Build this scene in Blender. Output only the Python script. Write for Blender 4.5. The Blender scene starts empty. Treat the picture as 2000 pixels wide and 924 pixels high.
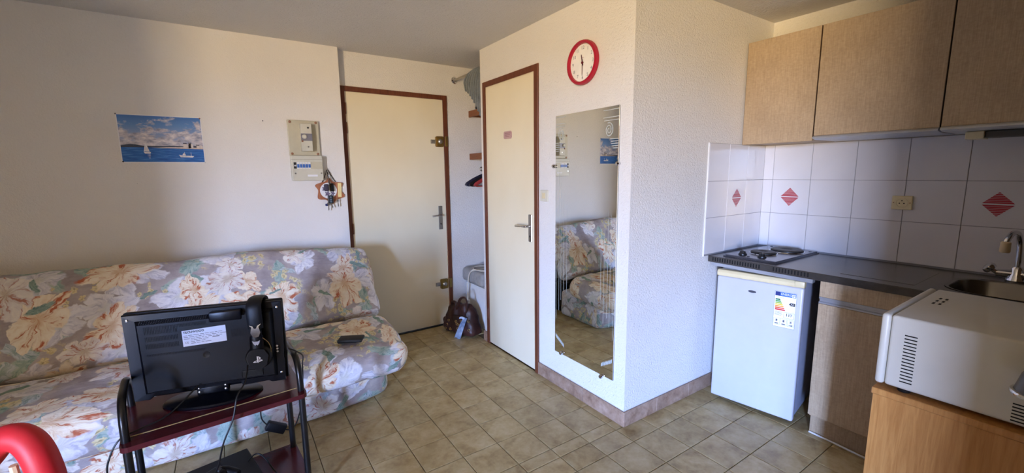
import bpy, bmesh, math, random
from mathutils import Vector, Matrix, noise
random.seed(7)
scene = bpy.context.scene
COL = scene.collection
PI = math.pi

# ------------------------------------------------------------------ camera
cam_d = bpy.data.cameras.new('camera')
cam_d.sensor_width = 36.0
cam_d.lens = 830.8 * 36.0 / 2000.0
cam_d.clip_start = 0.02
cam = bpy.data.objects.new('camera', cam_d)
COL.objects.link(cam)
R_ = Vector((0.83136398, -0.55562003, -0.01096908))
U_ = Vector((0.09106225, 0.11673026, 0.98898014))
F_ = Vector((0.54821675, 0.82320133, -0.14764134))
cam.matrix_world = Matrix(((R_.x, U_.x, -F_.x, 0.0), (R_.y, U_.y, -F_.y, 0.0), (R_.z, U_.z, -F_.z, 1.4039), (0, 0, 0, 1)))
scene.camera = cam

# ------------------------------------------------------------------ world: blue sky above, sunlit warm ground below
world = bpy.data.worlds.new('daylight')
scene.world = world
world.use_nodes = True
wt = world.node_tree
wt.nodes.clear()
w_out = wt.nodes.new('ShaderNodeOutputWorld')
w_bg = wt.nodes.new('ShaderNodeBackground')
w_geo = wt.nodes.new('ShaderNodeTexCoord')
w_sep = wt.nodes.new('ShaderNodeSeparateXYZ')
w_ramp = wt.nodes.new('ShaderNodeValToRGB')
w_map = wt.nodes.new('ShaderNodeMapRange')
w_map.inputs[1].default_value = -1.0
w_map.inputs[2].default_value = 1.0
wt.links.new(w_geo.outputs['Generated'], w_sep.inputs[0])
wt.links.new(w_sep.outputs['Z'], w_map.inputs[0])
wt.links.new(w_map.outputs[0], w_ramp.inputs[0])
wt.links.new(w_ramp.outputs[0], w_bg.inputs[0])
wt.links.new(w_bg.outputs[0], w_out.inputs[0])
el = w_ramp.color_ramp.elements
el[0].position = 0.0; el[0].color = (0.33, 0.22, 0.11, 1)
el[1].position = 1.0; el[1].color = (0.30, 0.50, 1.0, 1)
for p_, c_ in ((0.40, (0.41, 0.29, 0.14, 1)), (0.49, (0.46, 0.35, 0.20, 1)), (0.51, (0.54, 0.76, 1.28, 1)), (0.58, (0.41, 0.65, 1.42, 1)), (0.7, (0.45, 0.64, 1.15, 1))):
    e_ = el.new(p_); e_.color = c_
w_bg.inputs['Strength'].default_value = 240.0

# the daylight comes through the balcony window (window_1, left of the camera)
WIN_X, WIN_Y0, WIN_Y1, WIN_Z0, WIN_Z1 = -4.0, -3.2, -2.35, 0.05, 2.15
WALL_T = 0.25
port_d = bpy.data.lights.new('window_daylight_portal', 'AREA')
port_d.shape = 'RECTANGLE'
port_d.size = WIN_Z1 - WIN_Z0
port_d.size_y = WIN_Y1 - WIN_Y0
port_d.cycles.is_portal = True
port = bpy.data.objects.new('window_daylight_portal', port_d)
port.location = (WIN_X - WALL_T + 0.02, (WIN_Y0 + WIN_Y1) / 2, (WIN_Z0 + WIN_Z1) / 2)
port.rotation_euler = (0, -PI / 2, 0)
COL.objects.link(port)

scene.view_settings.view_transform = 'Standard'
scene.view_settings.look = 'None'
scene.view_settings.gamma = 1.0
scene.view_settings.use_curve_mapping = False
scene.view_settings.exposure = 0.54
scene.cycles.use_denoising = True
scene.cycles.max_bounces = 10
scene.cycles.diffuse_bounces = 6
scene.cycles.glossy_bounces = 5
scene.cycles.sample_clamp_indirect = 12.0

# ================================================================== helpers
class Tree:
    def __init__(self, name):
        self.m = bpy.data.materials.new(name)
        self.m.use_nodes = True
        self.t = self.m.node_tree
        self.b = self.t.nodes['Principled BSDF']
    def n(self, typ, **props):
        nd = self.t.nodes.new(typ)
        for k, v in props.items():
            setattr(nd, k, v)
        return nd
    def put(self, sock, v):
        if isinstance(v, bpy.types.NodeSocket):
            self.t.links.new(v, sock)
        elif v is not None:
            sock.default_value = v
    def math(self, op, a, b=None, c=None, clamp=False):
        nd = self.n('ShaderNodeMath', operation=op, use_clamp=clamp)
        for i, v in enumerate((a, b, c)):
            if v is not None:
                self.put(nd.inputs[i], v)
        return nd.outputs[0]
    def vmath(self, op, a, b=None, scale=None):
        nd = self.n('ShaderNodeVectorMath', operation=op)
        self.put(nd.inputs[0], a)
        if b is not None:
            self.put(nd.inputs[1], b)
        if scale is not None:
            self.put(nd.inputs['Scale'], scale)
        return nd.outputs['Value'] if op == 'LENGTH' else nd.outputs['Vector']
    def mix(self, f, a, b, blend='MIX'):
        nd = self.n('ShaderNodeMix', data_type='RGBA', blend_type=blend)
        self.put(nd.inputs[0], f); self.put(nd.inputs[6], a); self.put(nd.inputs[7], b)
        return nd.outputs[2]
    def noise(self, vec, scale, detail=3.0, rough=0.5, dist=0.0, out='Fac'):
        nd = self.n('ShaderNodeTexNoise')
        if vec is not None:
            self.put(nd.inputs['Vector'], vec)
        nd.inputs['Scale'].default_value = scale
        nd.inputs['Detail'].default_value = detail
        nd.inputs['Roughness'].default_value = rough
        nd.inputs['Distortion'].default_value = dist
        return nd.outputs[out]
    def ramp(self, f, stops, interp='LINEAR'):
        nd = self.n('ShaderNodeValToRGB')
        nd.color_ramp.interpolation = interp
        e = nd.color_ramp.elements
        while len(e) < len(stops):
            e.new(0.5)
        for x, (p, c) in zip(e, stops):
            x.position = p
            x.color = c if len(c) == 4 else (*c, 1)
        self.put(nd.inputs[0], f)
        return nd.outputs[0]
    def rng(self, v, a, b, c=0.0, d=1.0, smooth=False):
        nd = self.n('ShaderNodeMapRange', clamp=True)
        if smooth:
            nd.interpolation_type = 'SMOOTHSTEP'
        self.put(nd.inputs[0], v)
        for i, x in enumerate((a, b, c, d)):
            self.put(nd.inputs[i + 1], x)
        return nd.outputs[0]
    def mapping(self, vec, scale=(1, 1, 1), loc=(0, 0, 0), rot=(0, 0, 0)):
        nd = self.n('ShaderNodeMapping')
        self.put(nd.inputs[0], vec)
        nd.inputs['Location'].default_value = loc
        nd.inputs['Rotation'].default_value = rot
        nd.inputs['Scale'].default_value = scale
        return nd.outputs[0]
    def coord(self, which='Object'):
        return self.n('ShaderNodeTexCoord').outputs[which]
    def bump(self, h, strength=0.2, dist=0.01):
        nd = self.n('ShaderNodeBump')
        nd.inputs['Strength'].default_value = strength
        nd.inputs['Distance'].default_value = dist
        self.put(nd.inputs['Height'], h)
        self.t.links.new(nd.outputs[0], self.b.inputs['Normal'])
    def set(self, color=None, rough=None, metal=None, spec=None, coat=None):
        if color is not None:
            self.put(self.b.inputs['Base Color'], color if isinstance(color, bpy.types.NodeSocket) else (*color[:3], 1))
        if rough is not None:
            self.put(self.b.inputs['Roughness'], rough)
        if metal is not None:
            self.b.inputs['Metallic'].default_value = metal
        if spec is not None:
            self.b.inputs['Specular IOR Level'].default_value = spec
        if coat is not None:
            self.b.inputs['Coat Weight'].default_value = coat
        return self.m

def srgb(r, g, b):
    f = lambda c: (c / 255 / 12.92) if c / 255 <= 0.04045 else ((c / 255 + 0.055) / 1.055) ** 2.4
    return (f(r), f(g), f(b))

def plain(name, rgb, rough=0.5, metal=0.0, spec=0.5, vary=0.05, scale=14.0, coat=None):
    """slightly mottled single colour"""
    T = Tree(name)
    c = srgb(*rgb)
    nz = T.noise(T.coord(), scale, 4, 0.55)
    lo = tuple(max(0, x * (1 - vary)) for x in c)
    hi = tuple(min(1, x * (1 + vary)) for x in c)
    return T.set(T.ramp(nz, [(0.3, lo), (0.7, hi)]), rough, metal, spec, coat)

def link(o, parent=None):
    COL.objects.link(o)
    if parent is not None:
        o.parent = parent
    return o

def obj(name, bm, mat, parent=None, smooth=False, angle=40.0, **props):
    me = bpy.data.meshes.new(name)
    bmesh.ops.recalc_face_normals(bm, faces=bm.faces[:])
    bm.to_mesh(me)
    bm.free()
    for m in (mat if isinstance(mat, (list, tuple)) else [mat]):
        me.materials.append(m)
    if smooth:
        me.polygons.foreach_set('use_smooth', [True] * len(me.polygons))
        try:
            me.set_sharp_from_angle(angle=math.radians(angle))
        except Exception:
            pass
    o = bpy.data.objects.new(name, me)
    for k, v in props.items():
        o[k] = v
    return link(o, parent)

def thing(name, label, cat, loc=(0, 0, 0), rz=0.0, group=None):
    o = bpy.data.objects.new(name, None)
    o.empty_display_size = 0.05
    o.location = loc
    o.rotation_euler = (0, 0, rz)
    return tag(link(o), label, cat, group)

def tag(o, label, cat, group=None):
    o['label'] = label
    o['category'] = cat
    if group:
        o['group'] = group
    return o

def struct(name, bm, mat, smooth=False):
    o = obj(name, bm, mat, None, smooth)
    o['kind'] = 'structure'
    return o

def dup(o, loc=None, parent=None):
    c = o.copy()
    COL.objects.link(c)
    if parent is not None:
        c.parent = parent
    if loc is not None:
        c.location = loc
    return c

def dup_tree(root, loc=None, rz=None):
    r = dup(root, loc)
    if rz is not None:
        r.rotation_euler = (0, 0, rz)
    for ch in list(root.children):
        c = dup(ch, None, r)
        for g in list(ch.children):
            dup(g, None, c)
    return r

NB = bmesh.new

def box(bm, x0, y0, z0, x1, y1, z1, bev=0.0, seg=1, M=None):
    r = bmesh.ops.create_cube(bm, size=1.0)
    vs = r['verts']
    for v in vs:
        v.co = Vector(((x0 + x1) / 2 + v.co.x * (x1 - x0), (y0 + y1) / 2 + v.co.y * (y1 - y0), (z0 + z1) / 2 + v.co.z * (z1 - z0)))
    if bev > 0:
        es = list({e for v in vs for e in v.link_edges})
        rb = bmesh.ops.bevel(bm, geom=es, offset=bev, segments=seg, affect='EDGES', profile=0.5)
        vs = list({v for f in rb['faces'] for v in f.verts} | {v for v in vs if v.is_valid})
    if M is not None:
        bmesh.ops.transform(bm, matrix=M, verts=[v for v in vs if v.is_valid])
    return vs

def prism(bm, pts, axis, a, b):
    """extrude the 2-D outline pts between a and b along an axis: 'z' pts=(x,y); 'x' pts=(y,z); 'y' pts=(x,z)"""
    def P(p, t):
        return {'z': (p[0], p[1], t), 'x': (t, p[0], p[1]), 'y': (p[0], t, p[1])}[axis]
    A = [bm.verts.new(P(p, a)) for p in pts]
    B = [bm.verts.new(P(p, b)) for p in pts]
    n = len(pts)
    bm.faces.new(A)
    bm.faces.new(B[::-1])
    for i in range(n):
        bm.faces.new((A[i], A[(i + 1) % n], B[(i + 1) % n], B[i]))
    return A + B

def lathe(bm, prof, c=(0, 0, 0), n=24, axis='z', M=None, cap=True):
    rings = []
    vs = []
    for r, t in prof:
        ring = []
        for k in range(n):
            a = 2 * PI * k / n
            p = (r * math.cos(a), r * math.sin(a), t)
            if axis == 'x':
                p = (p[2], p[0], p[1])
            elif axis == 'y':
                p = (p[0], p[2], p[1])
            ring.append(bm.verts.new((p[0] + c[0], p[1] + c[1], p[2] + c[2])))
        rings.append(ring)
        vs += ring
    for i in range(len(rings) - 1):
        for k in range(n):
            bm.faces.new((rings[i][k], rings[i][(k + 1) % n], rings[i + 1][(k + 1) % n], rings[i + 1][k]))
    if cap:
        bm.faces.new(rings[0][::-1])
        bm.faces.new(rings[-1])
    if M is not None:
        bmesh.ops.transform(bm, matrix=M, verts=vs)
    return vs

def smooth_path(pts, n=6, closed=False):
    """Catmull-Rom through pts"""
    P = [Vector(p) for p in pts]
    out = []
    m = len(P)
    rng = range(m if closed else m - 1)
    for i in rng:
        if closed:
            p0, p1, p2, p3 = P[(i - 1) % m], P[i], P[(i + 1) % m], P[(i + 2) % m]
        else:
            p0, p1, p2, p3 = P[max(i - 1, 0)], P[i], P[i + 1], P[min(i + 2, m - 1)]
        for k in range(n):
            t = k / n
            out.append(0.5 * ((2 * p1) + (p2 - p0) * t + (2 * p0 - 5 * p1 + 4 * p2 - p3) * t * t + (3 * p1 - p0 - 3 * p2 + p3) * t ** 3))
    if not closed:
        out.append(P[-1])
    return out

def tube(bm, pts, r, n=10, closed=False, cap=True, flat=None):
    pts = [Vector(p) for p in pts]
    m = len(pts)
    rs = r if isinstance(r, (list, tuple)) else [r] * m
    rings = []
    up = None
    for i in range(m):
        if closed:
            d = pts[(i + 1) % m] - pts[(i - 1) % m]
        else:
            d = pts[min(i + 1, m - 1)] - pts[max(i - 1, 0)]
        d.normalize()
        if up is None:
            up = d.orthogonal().normalized() if flat is None else Vector(flat)
        up = (up - d * up.dot(d))
        if up.length < 1e-6:
            up = d.orthogonal()
        up.normalize()
        sd = d.cross(up)
        rr = rs[i] if not isinstance(rs[i], tuple) else rs[i]
        ra, rb = rr if isinstance(rr, tuple) else (rr, rr)
        rings.append([bm.verts.new(pts[i] + up * (ra * math.cos(2 * PI * k / n)) + sd * (rb * math.sin(2 * PI * k / n))) for k in range(n)])
    for i in range(m if closed else m - 1):
        A, B = rings[i], rings[(i + 1) % m]
        for k in range(n):
            bm.faces.new((A[k], A[(k + 1) % n], B[(k + 1) % n], B[k]))
    if cap and not closed:
        bm.faces.new(rings[0][::-1])
        bm.faces.new(rings[-1])

def torus(bm, c, R, r, M=None, n=20, k=8):
    pts = [(R * math.cos(2 * PI * i / n), R * math.sin(2 * PI * i / n), 0) for i in range(n)]
    M = M or Matrix.Identity(4)
    pts = [(M.to_3x3() @ Vector(p)) + Vector(c) for p in pts]
    tube(bm, pts, r, k, closed=True)

def rounded_box(bm, L, W, T, r, step, fn=None):
    """soft block centred on 0; the surface is a fine grid with a UV layer in metres"""
    uvl = bm.loops.layers.uv.verify()
    H = Vector((L / 2, W / 2, T / 2))
    def grid(n):
        return max(2, int(round(n / step)))
    cache = {}
    def vert(p):
        k = (round(p.x, 5), round(p.y, 5), round(p.z, 5))
        if k not in cache:
            rr = Vector([min(r, h * 0.999) for h in H])
            q = Vector([max(-H[i] + rr[i], min(H[i] - rr[i], p[i])) for i in range(3)])
            d = Vector([(p[i] - q[i]) / rr[i] for i in range(3)])
            if d.length > 1e-9:
                d.normalize()
            w = q + Vector([d[i] * rr[i] for i in range(3)])
            nrm = d if d.length > 0 else Vector((0, 0, 1))
            cache[k] = (bm.verts.new(fn(w, nrm) if fn else w), p)
        return cache[k]
    axes = [(0, 1, 2), (1, 2, 0), (2, 0, 1)]
    for (a, b, c) in axes:
        na, nb = grid(2 * H[a]), grid(2 * H[b])
        for s in (-1, 1):
            for i in range(na):
                for j in range(nb):
                    quad = []
                    for (ii, jj) in ((i, j), (i + 1, j), (i + 1, j + 1), (i, j + 1)):
                        p = Vector((0, 0, 0))
                        p[a] = -H[a] + 2 * H[a] * ii / na
                        p[b] = -H[b] + 2 * H[b] * jj / nb
                        p[c] = s * H[c]
                        quad.append(vert(p))
                    if s < 0:
                        quad = quad[::-1]
                    try:
                        f = bm.faces.new([q[0] for q in quad])
                    except ValueError:
                        continue
                    for lp, q in zip(f.loops, quad):
                        p = q[1]
                        if c == 2:
                            uv = (p.x, p.y)
                        elif c == 1:
                            uv = (p.x, p.y + s * (H[2] - p.z))
                        else:
                            uv = (p.x + s * (H[2] - p.z), p.y)
                        lp[uvl].uv = uv

FONT_CACHE = {}
def text(name, body, size, mat, parent, M, depth=0.0004, align='CENTER', bold=0.0, **props):
    cu = bpy.data.curves.new(name, 'FONT')
    cu.body = body
    cu.size = size
    cu.extrude = depth
    cu.offset = bold
    cu.resolution_u = 3
    cu.align_x = align
    cu.align_y = 'CENTER'
    tmp = bpy.data.objects.new(name, cu)
    COL.objects.link(tmp)
    dg = bpy.context.evaluated_depsgraph_get()
    me = bpy.data.meshes.new_from_object(tmp.evaluated_get(dg))
    bpy.data.objects.remove(tmp)
    me.transform(M)
    me.materials.clear()
    me.materials.append(mat)
    me.name = name
    o = bpy.data.objects.new(name, me)
    for k, v in props.items():
        o[k] = v
    return link(o, parent)

def face_mat(origin, xdir, ydir):
    """matrix that lays flat XY print on a surface with the given right and up directions"""
    x = Vector(xdir).normalized(); y = Vector(ydir).normalized(); z = x.cross(y)
    return Matrix(((x.x, y.x, z.x, origin[0]), (x.y, y.y, z.y, origin[1]), (x.z, y.z, z.z, origin[2]), (0, 0, 0, 1)))

def poly(bm, pts, M, depth=0.0004):
    vs = prism(bm, pts, 'z', 0.0, depth)
    bmesh.ops.transform(bm, matrix=M, verts=vs)

# ================================================================== materials
def plaster(name, rgb, scale=1.0, strength=0.55):
    T = Tree(name)
    co = T.coord()
    a = T.noise(co, 70 * scale, 5, 0.65)
    b = T.noise(co, 190 * scale, 3, 0.6)
    pits = T.n('ShaderNodeTexVoronoi'); T.put(pits.inputs['Vector'], co); pits.inputs['Scale'].default_value = 55 * scale
    h = T.math('ADD', T.math('MULTIPLY', a, 0.7), T.math('MULTIPLY', b, 0.35))
    h = T.math('ADD', h, T.math('MULTIPLY', T.rng(pits.outputs['Distance'], 0.0, 0.35), 0.25))
    c = srgb(*rgb)
    blot = T.noise(co, 2.2, 4, 0.6)
    base = T.ramp(blot, [(0.3, tuple(x * 0.95 for x in c)), (0.7, c)])
    dots = T.n('ShaderNodeTexVoronoi'); T.put(dots.inputs['Vector'], co); dots.inputs['Scale'].default_value = 9
    speck = T.math('MULTIPLY', T.math('LESS_THAN', dots.outputs['Distance'], 0.022), T.math('GREATER_THAN', T.noise(co, 1.7), 0.55))
    base = T.mix(T.math('MULTIPLY', speck, 0.45), base, (*srgb(120, 105, 90), 1))
    T.bump(h, strength, 0.010)
    return T.set(base, 0.9, 0, 0.2)

M_wall = plaster('roughcast_white', (232, 229, 224), 1.25, 0.75)
M_wall2 = plaster('smooth_white_plaster', (232, 229, 224), 1.3, 0.30)
M_tan = plaster('low_bounce_tan_plaster', (112, 94, 72), 1.0, 0.3)  # for unseen walls only, kept dark to cut the light they bounce back
M_ceil = plaster('ceiling_roughcast', (218, 216, 213), 0.8, 0.9)

def tile_mat(name, cols, rough=0.35, sc=9.0, obj_random=True):
    T = Tree(name)
    co = T.coord('Object')
    info = T.n('ShaderNodeObjectInfo')
    off = T.vmath('ADD', T.vmath('ADD', co, info.outputs['Location']), None) if False else T.vmath('ADD', co, T.vmath('SCALE', info.outputs['Location'], None, 3.1))
    a = T.noise(off, sc, 4, 0.6, 0.4)
    b = T.noise(off, sc * 4.5, 3, 0.6)
    f = T.math('ADD', T.math('MULTIPLY', a, 0.75), T.math('MULTIPLY', b, 0.25))
    c = T.ramp(f, [(0.3, srgb(*cols[0])), (0.48, srgb(*cols[1])), (0.66, srgb(*cols[2]))])
    v = T.rng(info.outputs['Random'], 0, 1, 0.90, 1.04)
    mul = T.n('ShaderNodeVectorMath', operation='SCALE'); T.put(mul.inputs[0], c); T.put(mul.inputs['Scale'], v)
    T.bump(b, 0.05, 0.003)
    T.put(T.b.inputs['Roughness'], T.rng(a, 0.3, 0.7, rough, rough + 0.15))
    return T.set(mul.outputs[0], None, 0, 0.45)

M_tile = tile_mat('beige_floor_tile', [(140, 114, 70), (178, 156, 108), (198, 180, 136)], 0.33)
M_base = tile_mat('brown_skirting_tile', [(116, 88, 70), (152, 124, 103), (176, 150, 130)], 0.35, 14)
M_grout = plain('dark_grout', (112, 96, 74), 0.9)
M_grout_w = plain('pale_grout', (200, 196, 192), 0.9)
M_wtile = plain('white_glazed_tile', (214, 212, 214), 0.14, 0, 0.5, 0.02, 5)
M_tgrout = plain('grey_tile_grout', (140, 138, 140), 0.9)
M_redprint = plain('red_tile_print', (170, 42, 58), 0.3)

def door_mat():
    T = Tree('cream_painted_door')
    a = T.noise(T.mapping(T.coord(), (1, 1, 0.6)), 3.0, 3, 0.5)
    T.bump(T.noise(T.coord(), 120, 2), 0.05, 0.002)
    return T.set(T.ramp(a, [(0.3, srgb(228, 216, 184)), (0.7, srgb(233, 223, 194))]), 0.38, 0, 0.4)
M_door = door_mat()

def wood(name, dark, light, rough=0.45, scale=(2, 26, 26), dist=1.5, knots=False, coat=None):
    T = Tree(name)
    co = T.coord()
    m = T.mapping(co, scale)
    a = T.noise(m, 1.6, 5, 0.6, dist)
    b = T.noise(m, 7.0, 3, 0.6, 0.3)
    f = T.math('ADD', T.math('MULTIPLY', a, 0.7), T.math('MULTIPLY', b, 0.3))
    c = T.ramp(f, [(0.32, srgb(*dark)), (0.66, srgb(*light))])
    if knots:
        vo = T.n('ShaderNodeTexVoronoi'); T.put(vo.inputs['Vector'], T.mapping(co, (3.2, 3.2, 1.9), (0.3, 0.15, 0.2))); vo.inputs['Scale'].default_value = 1.7
        k = T.rng(vo.outputs['Distance'], 0.03, 0.13, 1.0, 0.0, True)
        c = T.mix(T.math('MULTIPLY', k, 0.75), c, (*srgb(112, 62, 28), 1))
    T.bump(f, 0.08, 0.003)
    return T.set(c, rough, 0, 0.4, coat)
M_frame = wood('dark_brown_frame_wood', (84, 44, 26), (116, 64, 40), 0.5, (26, 26, 2))
M_shelf = wood('orange_brown_shelf_wood', (112, 66, 38), (146, 92, 56), 0.5, (26, 2, 26))
M_pine = wood('honey_pine', (164, 108, 54), (198, 144, 82), 0.4, (22, 22, 1.6), 2.0, True)
M_plaquewood = wood('reddish_key_board_wood', (142, 84, 58), (186, 122, 88), 0.4, (20, 20, 3))

def laminate(name, d, l):
    T = Tree(name)
    co = T.coord()
    a = T.noise(T.mapping(co, (260, 260, 9)), 1.0, 4, 0.7)
    b = T.noise(T.mapping(co, (60, 60, 120)), 1.0, 3, 0.6)
    g = T.noise(co, 3.0, 3)
    f = T.math('ADD', T.math('ADD', T.math('MULTIPLY', a, 0.5), T.math('MULTIPLY', b, 0.25)), T.math('MULTIPLY', g, 0.25))
    T.bump(a, 0.08, 0.002)
    return T.set(T.ramp(f, [(0.34, srgb(*d)), (0.62, srgb(*l))]), 0.5, 0, 0.3)
M_lam = laminate('linen_oak_laminate', (152, 130, 104), (190, 168, 138))
M_lam_edge = plain('dark_cabinet_edge', (92, 72, 54), 0.6)
M_alu = plain('brushed_aluminium_rail', (190, 194, 202), 0.35, 0.7)
M_lip = plain('pale_hood_rail', (196, 196, 194), 0.4, 0.2)
M_cream = plain('cream_plastic', (216, 202, 162), 0.4, 0, 0.5, 0.03)
M_beige = plain('aged_beige_plastic', (196, 190, 166), 0.45, 0, 0.5, 0.05, 20)
M_beige2 = plain('paler_beige_plastic', (206, 203, 186), 0.45, 0, 0.5, 0.05)
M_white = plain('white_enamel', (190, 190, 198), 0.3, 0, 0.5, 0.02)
M_whiteplastic = plain('white_plastic', (226, 226, 224), 0.4, 0, 0.5, 0.03)
M_offwhite = plain('off_white_painted_steel', (206, 202, 190), 0.38, 0, 0.5, 0.02)
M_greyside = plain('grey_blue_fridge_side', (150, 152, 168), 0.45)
M_steel = plain('dull_stainless_steel', (118, 114, 110), 0.26, 0.9, 0.5, 0.12, 6)
M_steel_dark = plain('dark_steel_band', (92, 88, 84), 0.38, 0.8, 0.5, 0.1, 30)
M_chrome = plain('chrome', (215, 215, 218), 0.08, 1.0)
M_nickel = plain('satin_nickel', (176, 172, 164), 0.3, 0.9)
M_brass = plain('aged_brass', (150, 122, 66), 0.35, 0.85, 0.5, 0.15, 40)
M_gold = plain('pale_gold_metal', (205, 180, 130), 0.25, 0.9)
M_black = plain('black_plastic', (20, 20, 22), 0.4)
M_hole = plain('shadow_black_hole', (10, 10, 10), 0.9)
M_tv = plain('glossy_navy_black_plastic', (6, 7, 14), 0.32, 0, 0.2, 0.15)
M_tvmatt = plain('matt_black_plastic', (13, 13, 15), 0.5, 0, 0.3)
M_screen = plain('dark_screen_glass', (8, 8, 9), 0.12)
M_castiron = plain('cast_iron_plate', (30, 28, 27), 0.5, 0.3, 0.5, 0.2, 40)
M_tube = plain('black_painted_steel_tube', (20, 20, 22), 0.3, 0.0, 0.5)
M_shelfred = plain('oxblood_laminate', (76, 24, 30), 0.22, 0, 0.5, 0.08)
M_gilt = plain('gilt_edge_strip', (214, 190, 130), 0.3, 0.3)
M_red = plain('red_foam_tube', (196, 34, 44), 0.5, 0, 0.4, 0.06, 30)
M_clockred = plain('crimson_clock_rim', (168, 22, 48), 0.25, 0, 0.5)
M_paper = plain('white_paper', (236, 236, 238), 0.6, 0, 0.3, 0.02)
M_face = plain('clock_face_white', (238, 236, 230), 0.5)
M_ink = plain('black_ink', (26, 26, 30), 0.6)
M_greyink = plain('grey_ink', (112, 112, 120), 0.6)
M_blueink = plain('blue_ink', (52, 104, 176), 0.5)
M_navyink = plain('navy_ink', (30, 44, 112), 0.5)
M_breaker = plain('blue_breaker_lever', (64, 110, 186), 0.4)
M_leather = None
M_hand_print = plain('pale_silver_print', (200, 202, 210), 0.35, 0.2)
M_navy = plain('navy_fabric', (46, 52, 70), 0.9)
M_cord = plain('black_rubber_cord', (14, 14, 15), 0.5)
M_wcord = plain('white_cord', (214, 208, 192), 0.5)
M_copper = plain('rusty_screw', (150, 108, 84), 0.5, 0.3)

def leather():
    T = Tree('dark_brown_leather')
    co = T.coord()
    a = T.noise(co, 9, 4, 0.6)
    v = T.n('ShaderNodeTexVoronoi'); T.put(v.inputs['Vector'], co); v.inputs['Scale'].default_value = 220
    T.bump(T.math('ADD', T.math('MULTIPLY', a, 0.8), T.math('MULTIPLY', v.outputs['Distance'], 0.12)), 0.4, 0.01)
    return T.set(T.ramp(a, [(0.3, srgb(38, 22, 19)), (0.7, srgb(72, 42, 35))]), 0.42, 0, 0.4)
M_leather = leather()

def cloth(name, a_, b_, scale=160, rough=0.9):
    T = Tree(name)
    co = T.coord()
    n1 = T.noise(co, scale, 2)
    n2 = T.noise(co, 12, 3)
    T.bump(n1, 0.2, 0.002)
    return T.set(T.ramp(T.math('ADD', T.math('MULTIPLY', n1, 0.4), T.math('MULTIPLY', n2, 0.6)), [(0.35, srgb(*a_)), (0.65, srgb(*b_))]), rough, 0, 0.2)
M_curtain = cloth('grey_blue_curtain_cloth', (138, 146, 152), (178, 184, 188))
M_scarf = cloth('pale_blue_patterned_cloth', (120, 140, 170), (206, 216, 230), 40)
M_greycloth = cloth('grey_plastic_lid', (150, 148, 144), (172, 170, 166), 30, 0.6)

def mirror_mat():
    T = Tree('silvered_glass')
    return T.set((0.80, 0.82, 0.79), 0.0, 1.0)
M_mirror = mirror_mat()
M_etch = plain('frosted_etching', (176, 182, 178), 0.55, 0.0, 0.5, 0.05)
M_etchline = plain('fine_etched_line', (196, 200, 192), 0.5, 0.0, 0.5, 0.05)

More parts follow.
